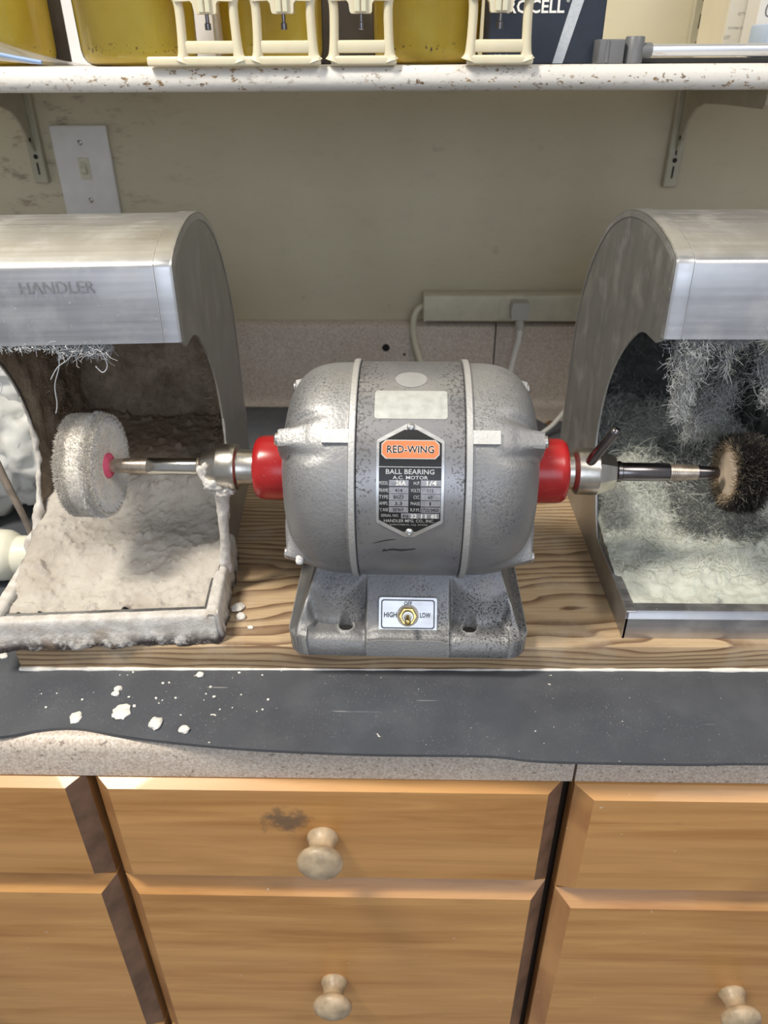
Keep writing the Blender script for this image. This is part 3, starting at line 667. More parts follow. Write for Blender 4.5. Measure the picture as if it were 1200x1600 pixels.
def hood(label, loc, rz, txt_x):
    t = thing('dust_hood', label, 'dust hood', loc, rz)
    for x0, x1 in ((.0008, .0024), (HW-.0024, HW-.0008)): obj('side_panel', prism(side_poly, x0, x1, 'yz'), M['alu_side'], t, 30)
    w_ = obj('wrapped_sheet', strip_sheet([(p[0]+.0006, p[1]-.0004) for p in outer], .002, HW-.002, .0012), M['alu'], t, 40)
    for s in (0, 1):                         # folded edge band with a rounded outer corner
        P = outer[:-1]; n = len(P); v = []; f = []
        cs = [(.0006, -.0060), (.0000, -.0052), (.0002, -.0022), (.0012, -.0004), (.0030, .0004), (.0122, .0005), (.0128, .0001), (.0128, -.0008)]
        for i in range(n):
            a, b = np.array(P[max(i-1, 0)]), np.array(P[min(i+1, n-1)]); d = (b-a)/np.linalg.norm(b-a); nn = np.array((-d[1], d[0]))
            for cx, ch in cs:
                q = np.array(P[i])+nn*ch; v.append((cx if s == 0 else HW-cx, q[0], q[1]))
        c = len(cs); f = [(i*c+k, i*c+k+1, (i+1)*c+k+1, (i+1)*c+k) for i in range(n-1) for k in range(c-1)]
        obj('edge_band', (v, f), M['alu'], t, 28)
        obj('band_seam', strip_sheet([(p[0], p[1]+.0003) for p in outer[:-3]], .01285 if s == 0 else HW-.01335, .01335 if s == 0 else HW-.01285, .0002), M['alu_plate'], t, 30)  # raised seam strip; its brighter metal stands in for a highlight line
    obj('tray_floor', box(.0024, HW-.0024, .001, .289, 0, .0020), M['alu'], t, 20)
    obj('front_lip', MB().add(prism([(0, 0), (0, .0195), (.002, .0225), (.0030, .0255), (.0125, .0255), (.0125, .0243), (.0040, .0240), (.0030, .0220), (.0014, .0190), (.0014, 0)], .0006, HW-.0006, 'yz')), M['alu'], t, 20)
    for x0, x1 in ((.0008, .0085), (HW-.0085, HW-.0008)): obj('side_lip', box(x0, x1, .001, .104, .0252, .0264, .0004, 1), M['alu'], t, 30)
    P, F = text2d('HANDLER', .0475, .0076, .0, txt_x, .2680)
    mb = MB(); k = len(P); v = [(a, .0388+(b-.257)*.055-.0006, b) for a, b in P]; mb.add((v, F)); 
    obj('embossed_lettering', mb, M['alu_letter'], t, 0)  # flat letters; slightly darker metal stands in for the relief's shading
    return t
HLloc, HLr = (-.3115, .4335, ZB), 4.2
HRloc, HRr = (.1778, .4538, ZB), 0
hl = hood('aluminium dust hood crusted with white plaster, holding the white buff wheel', HLloc, HLr, .0945)
hr_ = hood('cleaner aluminium dust hood full of grey lint, around the dark bristle wheel', HRloc, HRr, .0885)

def lining(t, mat, name, amp, thick, left_top=.30):
    """felted dust on the inside of the rear and the two sides"""
    arcp = [p for p in outer if p[1] < .285 and p[0] > .17]; arcp = [(.170, .2880), ]+arcp
    n = len(arcp)
    def fn(u, v):
        q = u*(n-1); i = min(int(q), n-2); k = q-i; y = arcp[i][0]*(1-k)+arcp[i+1][0]*k; z = arcp[i][1]*(1-k)+arcp[i+1][1]*k
        a, b = arcp[i], arcp[i+1]; d = np.array((b[0]-a[0], b[1]-a[1])); d /= np.linalg.norm(d); x = .003+v*(HW-.006)
        h = thick+amp*fbm(x, y*1.1, z, 38, 4); h = max(.0016, h); return (x, y+d[1]*h, z-d[0]*h if True else z)
    obj(name, grid(fn, 90, 70), mat, t, 180)
    for s in (0, 1):
        def fs(u, v):
            z = .012+u*.255; y0 = max(opening_y(z) if z < .215 else .115, .1)+.0035; y1 = .286 if z < .17 else .286-(z-.17)*.9
            y = y0+(y1-y0)*v; h = (thick*.75+amp*fbm(y, z, s*3, 42, 4))*sstep(0, .12, v); 
            if s == 0: h *= 1-sstep(.15, .20, z+.02*nz(y*30, z*30))*(1-v)
            h = max(h, .0002 if v < .02 else .0006); x = .0025+h; return ((x if s == 0 else HW-x), y, z)
        obj(name, grid(fs, 60, 40), mat, t, 180)
lining(hl, M['dust_brown'], 'dust_coating', .004, .006)
lining(hr_, M['dust_grey'], 'lint_coating', .005, .007)
# short fibres on the felted dust
def clampx(vf):
    return [(min(max(p[0], .0036), HW-.0036), p[1], p[2]) for p in vf[0]], vf[1]
def wall_fibres(t, mats, name, n, ln, seed):
    for mt, nn in zip(mats, n):
        x = rng.uniform(.006, HW-.006, nn); z = rng.uniform(.05, .265, nn); y = np.interp(z, [0, .145, .178, .208, .233, .253, .271], [.29, .2895, .285, .2745, .258, .24, .217])-.009
        s = rng.random(nn); x = np.where(s < .18, .010, np.where(s > .80, HW-.010, x)); yy = np.where((s < .18) | (s > .8), rng.uniform(.17, .27, nn), y)
        d = rng.normal(size=(nn, 3))*.7; d[:, 1] -= .7
        d[:, 0] = np.where(s < .18, np.abs(d[:, 0])+.5, np.where(s > .8, -np.abs(d[:, 0])-.5, d[:, 0]*.6)); x = np.clip(x, .012, HW-.012)
        obj(name, clampx(fibers(np.stack([x, yy, z], 1), d, rng.uniform(.5, 1.3, nn)*ln, .0002, 4, .5)), mt, t, 180, kind='stuff')
wall_fibres(hl, [M['brown_fibre'], M['dust_brown']], 'dust_fibres', [2600, 1500], .010, 1)
wall_fibres(hr_, [M['lint_dark'], M['lint_mid']], 'lint_fibres', [2600, 700], .017, 2)

# contents of the trays
def pile(name, mat, loc, rz, label, cat, hfun):
    nu, nv = 130, 190; x0, x1, y0, y1 = .0030, HW-.0030, .0145, .2860
    def fn(u, v): x = x0+(x1-x0)*u; y = y0+(y1-y0)*v; return (x, y, hfun(x, y))
    v, f = grid(fn, nu, nv); w = nu+1
    ring = list(range(w))+[j*w+nu for j in range(1, nv+1)]+[nv*w+i for i in range(nu-1, -1, -1)]+[j*w for j in range(nv-1, 0, -1)]
    k0 = len(v); v += [(v[i][0], v[i][1], .0022) for i in ring]; m = len(ring); f += [(ring[i], ring[(i+1) % m], k0+(i+1) % m, k0+i) for i in range(m)]
    return obj(name, (v, f), mat, None, 180, loc, rz)
def h_left(x, y):
    b = .0225+.014*sstep(.02, .10, y)+.022*sstep(.09, .19, y)+.012*sstep(.18, .28, y)
    side = .010*math.exp(-((x-.02)/.02)**2)*sstep(.03, .12, y)
    n_ = .0030*fbm(x, y, 0, 26, 3)+.0010*fbm(x, y, 4, 130, 4)
    c = max(0, fbm(x, y, 9, 75, 3)-.45)*.011+max(0, fbm(x, y, 3, 210, 2)-.30)*.0045
    front = .0035*math.exp(-((y-.030)/.010)**2)*max(0, fbm(x, y, 2, 90, 3)+.2)
    led = .011*math.exp(-((y-.165)/.02)**2)*sstep(.05, .10, x)
    return max(.018, b+side+n_+c+front+led)
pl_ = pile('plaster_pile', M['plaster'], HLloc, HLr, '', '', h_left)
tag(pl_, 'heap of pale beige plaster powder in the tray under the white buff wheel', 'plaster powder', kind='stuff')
def h_right(x, y):
    b = .0215+.010*sstep(.02, .09, y)+.056*sstep(.085, .25, y)**1.1
    b += .016*math.exp(-((x-.035)/.03)**2-((y-.16)/.05)**2)
    return max(.018, b+.0045*fbm(x, y, 5, 30, 3)+.0018*fbm(x, y, 3, 120, 4)+max(0, fbm(x, y, 1, 70, 3)-.35)*.010)
pr_ = pile('lint_pile', M['lint_pile'], HRloc, HRr, '', '', h_right)
tag(pr_, 'bed of pale greenish lint and powder in the tray below the dark bristle wheel', 'lint', kind='stuff')
# loose fibres lying on the lint bed
def bed(n, mat, ln, yr, xr, lift, curl, name, r=.00020):
    x = rng.uniform(*xr, n); y = rng.uniform(*yr, n); z = np.array([h_right(a, b) for a, b in zip(x, y)])+lift*rng.random(n)
    d = rng.normal(size=(n, 3)); d[:, 2] = np.abs(d[:, 2])*.35
    return obj(name, clampx(fibers(np.stack([x, y, z], 1), d, rng.uniform(.4, 1.2, n)*ln, r, 6, curl, .06)), mat, pr_, 180, kind='stuff')
bed(2600, M['lint_light'], .017, (.05, .27), (.006, HW-.006), .003, .55, 'pale_fibres', .00028)
bed(900, M['lint_light'], .026, (.13, .25), (.006, .12), .010, .6, 'fluffy_fibres', .0003)
bed(1100, M['lint_mid'], .02, (.10, .27), (.006, HW-.006), .006, .55, 'grey_fibres')
bed(3200, M['lint_dark'], .020, (.090, .20), (.070, .150), .012, .5, 'dark_fibres', .00016)  # dark lint that also stands in for the shadow below the wheel
bed(1000, M['lint_mid'], .012, (.10, .135), (.005, .026), .020, .6, 'grey_tuft', .00018)
# lint hanging from the visor
def veil(P0, P1, n, r0, r1, ln, mats, curl=.35, w=.00018):
    P0, P1 = np.array(P0), np.array(P1); out = []
    for mt, k in mats:
        m = int(n*k*2.2); t = rng.random(m)**1.1; sp = (r0*(1-t)+r1*t)[:, None]*rng.normal(size=(m, 3))*np.array([1, .5, .35]); root = P0+(P1-P0)*t[:, None]+sp
        d = (P1-P0)/np.linalg.norm(P1-P0)+rng.normal(size=(m, 3))*.55; out.append((fibers(root, d, rng.uniform(.5, 1.3, m)*ln, w, 6, curl, .05), mt))
    return out
ha = thing('hanging_lint', 'ragged grey lint hanging from the visor edge of the cleaner hood', 'lint', (HRloc[0], HRloc[1], ZB), 0); ha['kind'] = 'stuff'
V = []
LB = [(M['lint_blue'], .55), (M['lint_mid'], .45)]
V += veil((.024, .044, .228), (.026, .046, .170), 900, .0085, .0010, .008, LB, .4)
V += veil((.012, .046, .229), (.060, .046, .227), 520, .002, .002, .010, LB, .5)
V += veil((.070, .042, .230), (.105, .042, .229), 420, .0025, .0025, .011, [(M['lint_light'], .7), (M['lint_mid'], .3)], .6)
V += veil((.085, .058, .226), (.094, .052, .180), 420, .007, .0065, .011, LB, .5)
V += veil((.080, .085, .222), (.064, .105, .150), 420, .012, .010, .020, [(M['lint_mid'], .6), (M['lint_dark'], .4)], .28)
V += veil((.072, .080, .185), (.062, .098, .130), 420, .008, .006, .013, LB, .45)
V += veil((.050, .046, .229), (.052, .046, .205), 60, .0015, .001, .012, LB, .3)
for i, (vf, mt) in enumerate(V): obj('lint_tuft', vf, mt, ha, 180, kind='stuff')
# strands on the plaster-crusted hood
mb = MB()
mb.add(fibers(np.stack([rng.uniform(.085, .118, 420), rng.uniform(.038, .052, 420), rng.uniform(.222, .231, 420)], 1), rng.normal(size=(420, 3))+np.array([0, 0, -.3]), rng.uniform(.004, .012, 420), .0003, 6, .7))
mb.add(fibers(np.stack([rng.uniform(.03, .085, 260), rng.uniform(.037, .042, 260), rng.uniform(.227, .231, 260)], 1), rng.normal(size=(260, 3))+np.array([0, 0, -.4]), rng.uniform(.002, .006, 260), .0003, 4, .6))
for P in ([(.086, .040, .230), (.083, .042, .215), (.076, .044, .200), (.074, .045, .186), (.071, .046, .178)], [(.098, .040, .230), (.092, .04, .221), (.082, .041, .214), (.075, .042, .205)], [(.042, .039, .230), (.040, .039, .214), (.042, .04, .203), (.039, .04, .196)], [(.112, .040, .230), (.116, .040, .216), (.112, .040, .210), (.108, .04, .2145)]):
    mb.add(tube(spline(P, 6), .00038, 5))
tag(obj('hanging_threads', mb, M['lint_blue'], None, 180, HLloc, HLr), 'few white threads hanging under the visor of the plaster-crusted hood', 'threads', kind='stuff')
# crust on the left hood
def lumpy(path, rad, amp, s, seed, n=22, k=8):
    P = spline(path, k); m = len(P); rr = np.interp(np.linspace(0, 1, m), np.linspace(0, 1, len(rad)), rad); v, f = tube(P, list(rr), n)
    out = []
    for i, p in enumerate(v):
        c = P[min(i//n, m-1)]; q = 1+amp*fbm(p[0]+seed, p[1], p[2], s, 4); out.append((c[0]+(p[0]-c[0])*q, c[1]+(p[1]-c[1])*q, max(c[2]+(p[2]-c[2])*q, .0004)))
    return out, f
def crustbar(x0, x1, ry, rz, e=5., sd=0., lean=0.):
    def fn(u, v):
        x = x0+(x1-x0)*u; a = R(-50+v*270)
        cy, cz = math.cos(a), math.sin(a); c_ = (abs(cy)**e+abs(cz)**e)**(-1/e); yy = -cy*c_*ry; zz = cz*c_*rz
        low = sstep(.2, -.8, zz/rz); q = (.05+.30*low)*fbm(x+sd, yy, zz, 85, 4)+(.03+.09*low)*fbm(x, yy, zz+sd, 320, 3)
        en = sstep(0, .015, u)*sstep(0, .015, 1-u)*.4+.6
        return (x, .0030+yy*(1+q)*en-.0016*low*(1+fbm(x, sd, 0, 60, 2)), max(rz-.001+zz*(1+q*.35), .0004))
    return grid(fn, 240, 44)
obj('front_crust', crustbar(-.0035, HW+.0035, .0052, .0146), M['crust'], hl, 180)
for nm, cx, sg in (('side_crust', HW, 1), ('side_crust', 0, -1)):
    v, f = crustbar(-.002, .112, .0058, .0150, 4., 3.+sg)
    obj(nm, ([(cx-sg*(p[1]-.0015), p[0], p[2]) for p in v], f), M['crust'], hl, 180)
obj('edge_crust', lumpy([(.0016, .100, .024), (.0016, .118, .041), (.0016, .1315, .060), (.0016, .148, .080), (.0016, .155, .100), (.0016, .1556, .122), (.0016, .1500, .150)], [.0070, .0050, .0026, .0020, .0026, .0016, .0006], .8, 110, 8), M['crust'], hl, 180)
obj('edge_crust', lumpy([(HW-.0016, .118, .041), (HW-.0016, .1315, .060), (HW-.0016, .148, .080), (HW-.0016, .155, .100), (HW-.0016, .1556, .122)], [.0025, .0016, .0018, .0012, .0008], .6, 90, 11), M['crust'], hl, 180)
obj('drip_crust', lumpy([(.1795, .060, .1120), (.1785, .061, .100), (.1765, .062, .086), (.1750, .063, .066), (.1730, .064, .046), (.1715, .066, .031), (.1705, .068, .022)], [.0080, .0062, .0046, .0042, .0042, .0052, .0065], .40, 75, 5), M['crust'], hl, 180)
bpy.context.view_layer.update()
mb = MB().add(lump((-.1560, -.0085, AX-.001), .0062, .0058, .0098, .35, 1.8, 4, 2)).add(lump((-.1500, -.0105, AX-.0085), .0085, .0070, .0075, .4, 1.8, 4, 5)).add(lump((-.1435, -.0085, AX-.0145), .0080, .0080, .0058, .4, 2, 4, 8))
obj('plaster_splash', mb, M['crust'], mo, 180)

# ------------------------------------------------------------------ wheels on the spindles
def ax_pt(xl): a = R(-.9); return (.0095+xl*math.cos(a), .504+xl*math.sin(a), ZB+AX)
bw = thing('buffing_wheel', 'fluffy white cotton buff wheel with a pink hub on the left shaft', 'polishing wheel', ax_pt(-.2460), -.9)
RW = .0395; TW = .0135
prof = [(-TW, .003), (-TW-.0015, .012), (-TW-.001, .025), (-TW+.001, .034), (-TW+.005, RW-.0015), (-TW+.010, RW), (TW-.009, RW), (TW-.006, RW-.0006), (TW-.003, RW-.0022), (TW-.001, RW-.0045), (TW, RW-.0075), (TW+.0005, .030), (TW-.001, .018), (TW-.002, .010), (TW-.002, .0045)]
v, f = lathe(prof, 'x', 96)
v = [(p[0]*(1+.05*fbm(p[0], p[1], p[2], 90, 2)), p[1]*(1+.012*fbm(p[0], p[1], p[2], 120, 3)), p[2]*(1+.012*fbm(p[0], p[1], p[2], 120, 3))) for p in v]
obj('cotton_disc', (v, f), M['cotton'], bw, 60)
obj('hub', lathe([(TW-.004, .0098), (TW-.0008, .0098), (TW+.0004, .0085), (TW+.0006, .004)], 'x', 28), M['pink'], bw, 50)
n = 22000; th = rng.uniform(0, 2*math.pi, n); xx = rng.uniform(-TW, TW, n); rad = np.stack([np.zeros(n), np.cos(th), np.sin(th)], 1)
dirs = rad+rng.normal(size=(n, 3))*.5+np.stack([xx/TW*.45, 0*xx, 0*xx], 1)
obj('rim_fluff', fibers(rad*(RW-.0015)+np.stack([xx, 0*xx, 0*xx], 1), dirs, rng.uniform(.0014, .0030, n), .00022, 2, .4), M['cotton'], bw, 180, kind='stuff')
n = 7000; th = rng.uniform(0, 2*math.pi, n); xx = rng.uniform(-TW, TW-.003, n); rad = np.stack([np.zeros(n), np.cos(th), np.sin(th)], 1)
obj('dark_fluff', fibers(rad*(RW-.001)+np.stack([xx, 0*xx, 0*xx], 1), rad+rng.normal(size=(n, 3))*.7, rng.uniform(.0012, .0030, n), .00024, 2, .5), M['cotton_dark'], bw, 180, kind='stuff')
n = 6500; rr = np.sqrt(rng.uniform(.012**2, .040**2, n)); th = rng.uniform(0, 2*math.pi, n); rad = np.stack([np.zeros(n), np.cos(th), np.sin(th)], 1)
obj('face_fluff', fibers(rad*np.minimum(rr, .0388)[:, None]+np.stack([np.interp(rr, [0, .010, .018, .030, .0335, .0377, .0395], [TW-.003, TW-.003, TW-.002, TW-.0005, TW-.001, TW-.0045, TW-.009]), 0*rr, 0*rr], 1), rad*1.0+np.array([.55, 0, 0])+rng.normal(size=(n, 3))*.3, rng.uniform(.0025, .0045, n), .00025, 2, .25), M['cotton_white'], bw, 180, kind='stuff')
br = thing('bristle_wheel', 'dark bristle brush wheel with a tan hub on the right shaft', 'polishing wheel', ax_pt(.2495), -.9)
T2 = .0095; R2 = .0305
v, f = lathe([(-T2+.001, .003), (-T2+.0005, .0172), (-T2+.002, .0182), (T2-.002, .0182), (T2, .017), (T2, .003)], 'x', 48)
obj('hub', (v, f), M['hub_tan'], br, 50)
def bristles(n, mat, lo, hi, xr, spread, name, tn=None, w=.0003, curl=.25):
    th = rng.uniform(0, 2*math.pi, n); xx = rng.uniform(*xr, n); rad = np.stack([np.zeros(n), np.cos(th), np.sin(th)], 1)
    d = rad+rng.normal(size=(n, 3))*spread+np.stack([xx/T2*.25, 0*xx, 0*xx], 1)
    r0 = rng.uniform(.0165, .019, n); obj(name, fibers(rad*r0[:, None]+np.stack([xx, 0*xx, 0*xx], 1), d, rng.uniform(lo, hi, n), w, 4, curl), mat, br, 180, kind='stuff')
bristles(10000, M['bristle_dark'], .0100, .0145, (-T2*.80, T2), .25, 'dark_bristles')
bristles(2200, M['bristle_grey'], .0095, .0155, (-T2*.8, T2), .4, 'dusty_bristles', curl=.6)
bristles(1300, M['bristle_tan'], .0050, .0095, (-T2, -T2*.75), .16, 'tan_bristles')

# ------------------------------------------------------------------ shelf, tracks, brackets, switch
ST = 1.3255; SB = 1.3072
yf = .690; poly = [(yf+.010, SB), (yf+.004, SB+.0012), (yf+.001, SB+.004), (yf, SB+.008), (yf+.0006, SB+.013), (yf+.003, ST-.0016), (yf+.007, ST), (.985, ST), (.985, SB)]
tag(obj('wall_shelf', prism(poly, -.75, .75, 'yz'), M['shelf'], None, 50), 'long white painted shelf with chipped front edge above the motor', 'shelf')
def track(x, z0, z1, label):
    t = thing('shelf_track', label, 'shelf track', (x, .9999, z0))
    def slot(z): return z
    h = z1-z0; obj('channel', MB().add(box(-.0085, .0085, -.0095, 0, 0, h, .0012, 1)), M['track'], t, 30)
    k = .0095; z = .010
    while z < h-.02:
        obj('slot', box(-.0011, .0011, -.0097, -.0085, z, z+.0135), M['slot'], t, 0); z += .0255
    obj('screw_hole', lathe([(-.0098, .0028), (-.0090, .0028)], 'y', 16, (0, 0, .0300)), M['slot'], t, 0)
track(-.4432, 1.200, 1.62, 'slotted metal shelf track near the light switch'); track(.3318, 1.194, 1.62, 'slotted metal shelf track above the right dust hood')
def bracket(x, sgn, label):
    t = thing('shelf_bracket', label, 'bracket', (x, .989, SB))
    pr = [(0, -.0004), (-.214, -.0004), (-.218, -.004), (-.218, -.014), (-.214, -.018), (-.12, -.0185), (-.060, -.0205), (-.038, -.027), (-.022, -.040), (-.010, -.060), (0, -.072)]
    obj('arm', prism(pr, -.0014, .0014, 'yz'), M['track'], t, 20); obj('flange', box(-.008, .008, -.214, -.02, -.0020, -.0003, .0005, 1), M['track'], t, 20)
    obj('hook_hole', lathe([(-.0019, .0026), (.0019, .0026)], 'x', 12, (0, -.008, -.058)), M['slot'], t, 0)
bracket(-.4432, -1, 'cream metal bracket under the shelf near the light switch'); bracket(.3318, 1, 'cream metal bracket under the shelf above the right hood')
sw = thing('light_switch', 'white wall switch plate with toggle behind the left hood', 'light switch', (-.387, .9995, 1.2185))
obj('plate', MB().add(box(-.0348, .0348, -.0058, 0, -.058, .0452, .0022, 3)), M['white_pl'], sw, 30)
obj('bezel', box(-.0068, .0068, -.0068, -.0050, -.0145, .0100, .0006, 1), M['ivory'], sw, 30)
obj('toggle', prism([(-.004, -.010), (-.013, -.0065), (-.0135, -.002), (-.0065, .0065), (-.004, .0065)], -.0032, .0032, 'yz'), M['ivory'], sw, 20)
for z in (.0265, -.0385):
    s = obj('screw', lathe([(-.0055, .0030), (-.0068, .0029), (-.0073, .0020), (-.0074, .0003)], 'y', 20, (0, 0, z)), M['nickel'], sw, 60)
    obj('screw_slot', MB().add(box(-.0028, .0028, -.0076, -.0070, -.0003, .0003), 0, Matrix.Translation((0, 0, z)) @ Matrix.Rotation(R(55), 4, 'Y')), M['slot'], s, 0)

# power strip, plugs and cords
ps = thing('power_strip', 'ivory plastic power strip on the wall above the backsplash', 'power strip', (.234, .9995, 1.050), 0)
obj('housing', box(-.20, .30, -.030, 0, -.0172, .0172, .003, 3), M['ivory'], ps, 30)
obj('end_cap', box(-.2012, -.197, -.0305, 0, -.0176, .0176, .002, 2), M['ivory'], ps, 30)
for x in (-.086, .02, .12, .22): obj('socket', box(x-.017, x+.017, -.0312, -.0290, -.0145, .0145, .001, 1), M['ivory'], ps, 30)
def cordthing(name, par, pts, r, mat):
    q = obj(name, tube(spline(pts, 10), r, 12), mat, None, 60); bpy.context.view_layer.update(); q.parent = par; q.matrix_parent_inverse = par.matrix_world.inverted(); return q
cordthing('power_cord', ps, [(.037, .985, 1.050), (.026, .982, 1.046), (.020, .978, 1.030), (.022, .975, 1.005), (.032, .965, .975), (.048, .945, .945), (.066, .90, .921), (.10, .86, .9178)], .0042, M['cord_y'])
pg = thing('plug', 'grey plug with white cord pushed into the power strip socket', 'plug', (.1565, .9675, 1.052))
obj('plug_body', MB().add(prism([(-.0105, -.010), (.0105, -.010), (.0120, .004), (.010, .0115), (-.010, .0115), (-.0120, .004)], -.020, .0, 'xz')), M['plug'], pg, 30)
obj('strain_relief', tube([(.0, -.012, -.008), (.001, -.015, -.017), (.001, -.016, -.024)], [.0062, .0055, .0045], 14), M['plug'], pg, 40)
obj('cord', tube(spline([(.001, -.016, -.020), (.001, -.018, -.034), (-.003, -.02, -.055), (-.008, -.025, -.080), (-.012, -.030, -.094), (-.018, -.05, -.118), (-.03, -.10, -.1345), (-.06, -.16, -.1345)], 10), .0038, 12), M['cord_w'], pg, 60)
obj('cord_loop', tube(spline([(-.019, -.026, -.083), (-.014, -.034, -.078), (-.004, -.036, -.081), (-.003, -.028, -.090), (-.010, -.022, -.095), (-.018, -.030, -.094)], 8, True)+[], .0028, 10), M['cord_w'], pg, 60)
cordthing('motor_cord', mo, [(.240, .930, .955), (.222, .905, .940), (.200, .880, .926), (.180, .860, .9190), (.176, .835, .9167), (.190, .815, .9167), (.205, .80, .9167)], .0030, M['cord_w'])
tag(obj('dried_scrap', lump((.2115, .918, .9108), .014, .008, .0014, .4, 2, 3, 4), M['stain'], None, 60), 'flat dried brown scrap on the bare worktop behind the motor', 'scrap')

# ------------------------------------------------------------------ things on the shelf
jp = [(0, .034), (.0006, .0385), (.003, .0425), (.007, .0447), (.012, .0455), (.10, .0470), (.118, .0465), (.128, .040), (.133, .036), (.145, .036)]
jp = [(z, r*1.065) for z, r in jp]
def make_jar(loc, label):
    t = thing('liquid_jar', label, 'jar', loc, 0, 'amber jars on the shelf')
    obj('jar_wall', lathe(jp, 'z', 56, cap=True), M['jar'], t, 50)
    obj('liquid', lathe([(.0010, .030)]+[(z+.0008, r-.0009) for z, r in jp[1:6]]+[(.1005, .040)], 'z', 56), M['liquid'], t, 50)
    obj('lid', lathe([(.139, .0375), (.140, .0395), (.158, .0395), (.160, .038)], 'z', 40), M['cream2'], t, 40); return t
j0 = make_jar((-.2235, .7490, ST), 'amber liquid jar nearest the shelf edge, left of the cream plastic frames')
dup(j0, (-.1200, .8150, ST), 0, 'amber liquid jar behind the two cream frames with long feet')
dup(j0, (.0240, .8050, ST), 40, 'amber liquid jar standing in the gap beside the navy box')
dup(j0, (-.3980, .8760, ST), 70, 'amber liquid jar behind the clear zip bag')
def articulator(loc, rz, label, foot):
    t = thing('dental_articulator', label, 'dental articulator', loc, rz, 'cream plastic articulators on the shelf')
    xl = -.0235; xr = .0205
    def post(x, s):
        pts = [(x+s*.0012, 0, .003), (x, 0, .008), (x-s*.0005, 0, .018), (x-s*.0010, 0, .036), (x, -.0006, .044), (x+s*.0035, -.001, .049), (x+s*.005, -.001, .058), (x+s*.003, -.001, .068)]
        v, f = tube(spline(pts, 4), list(np.interp(np.linspace(0, 1, 29), [0, .12, .3, .6, .75, .85, 1], [.0062, .0044, .0036, .0036, .0042, .0056, .005])), 14); return v, f
    obj('foot_bar', MB().add(box(-.0265-foot, .0262, -.0045, .0045, 0, .0068, .0018, 3)), M['cream'], t, 40)
    obj('post', post(xl, -1), M['cream'], t, 60); obj('post', post(xr, 1), M['cream'], t, 60)
    obj('cross_bar', box(xl, xr, -.0025, .0025, .0085, .0172, .0015, 2), M['cream'], t, 40)
    zz = .046; pr = [(xl-.002, .061), (xl-.001, .0425), (-.0125, .0430), (-.0108, .0410), (-.0100, .0356), (-.0090, .0345), (.0060, .0345), (.0070, .0356), (.0074, .0410), (.0090, .0428), (xr, .0425), (xr+.002, .061)]
    obj('hinge_beam', prism(pr, -.0052, .0040, 'xz'), M['cream'], t, 20)
    obj('yoke', MB().add(box(-.0062, -.0018, -.0075, -.0050, .0350, .0700, .0008, 1)).add(box(-.0010, .0032, -.0075, -.0050, .0350, .0700, .0008, 1)), M['cream'], t, 30)
    obj('adjusting_screw', MB().add(lathe([(.0240, .0008), (.0243, .0024), (.0285, .0024), (.0290, .0015), (.0360, .0015)], 'z', 14, (-.0015, 0, 0))), M['dark_steel'], t, 30)
    obj('upper_arm', MB().add(box(xl+.002, xr-.002, -.004, .03, .0590, .0665, .0018, 2)), M['cream'], t, 30)
    return t
articulator((-.1485, .6900, ST), 0, 'cream plastic frame with long foot, overlapping the nearest amber jar', .026)
articulator((-.0890, .6905, ST), 0, 'cream plastic frame with long foot, second from the nearest amber jar', .020)
articulator((-.0288, .6920, ST), 0, 'cream plastic frame in front of the grey block', -.0005)
articulator((.0790, .6905, ST), 0, 'cream plastic frame in front of the navy box', -.0005)
nb = thing('battery_box', 'navy blue cardboard box with silver slanted stripe and white lettering', 'box', (.1235, .785, ST), -.5)
obj('carton', box(-.0480, .0475, -.04, .02, 0, .12, .0008, 1), M['navy'], nb, 20)
obj('stripe', prism([(.0065, .0), (.0150, .0), (.0382, .10), (.0300, .10)][::-1] if False else [(.0072, .0005), (.0158, .0005), (.0440, .10), (.0330, .10)], -.0403, -.0399, 'xz'), M['stripe'], nb, 0)
P, F = text2d('PROCELL', .0540, .0095, .02, -.0140, .0410); mb = MB().add(([(a, -.0403, b) for a, b in P], F)); P, F = text2d('®', .0028, .0028, 0, .0155, .0450); obj('registered_mark', ([(a, -.0403, b) for a, b in P], F), M['white_print'], nb, 0)
P, F = text2d('Alkaline', .0190, .0048, .01, -.0340, .0050); obj('lettering', mb, M['white_print'], nb, 0); obj('small_lettering', ([(a, -.0403, b) for a, b in P], F), M['white_print'], nb, 0)
tag(obj('grey_block', box(-.085, -.004, .865, .93, ST, ST+.13, .001, 1), M['grey_box'], None, 20), 'plain grey block behind the third cream frame', 'box')  # plain grey block filling the space behind the shelf items
tag(obj('grey_block', box(-.42, -.30, .940, .975, ST, ST+.13, .001, 1), M['grey_box'], None, 20), 'plain grey brown block behind the clear zip bag', 'box')
wb = obj('white_box', box(-.147, 0, 0, .055, 0, .12, .0008, 1), M['white_card'], None, 20, (-.1830, .868, ST), 0)
tag(wb, 'white carton standing behind the nearest amber jar', 'box')
# zip bag lying on the shelf
def zb(u, v):
    x = -.45+u*.155; y = .725+v*.10; h = .050*(1-u)**1.15*(math.sin(math.pi*min(1, v*.9+.06))**.7)+.0012; h *= 1+.12*fbm(x, y, 0, 40, 3); return (x, y, ST+max(h, .001))
zbt = thing('zip_bag', 'clear zip bag with a blue closure lying on the shelf end', 'plastic bag', (-.36, .78, ST)); q = obj('film', MB().add(([(p[0]+.36, p[1]-.78, p[2]-ST) for p in grid(zb, 40, 24)[0]], grid(zb, 40, 24)[1])), M['bagzip'], zbt, 180)
zc = [zb(u, .12) for u in np.linspace(.25, .93, 16)]; obj('closure', tube([(p[0]+.36, p[1]-.781, p[2]-ST+.0008) for p in zc], .0017, 8), M['zip'], zbt, 60)
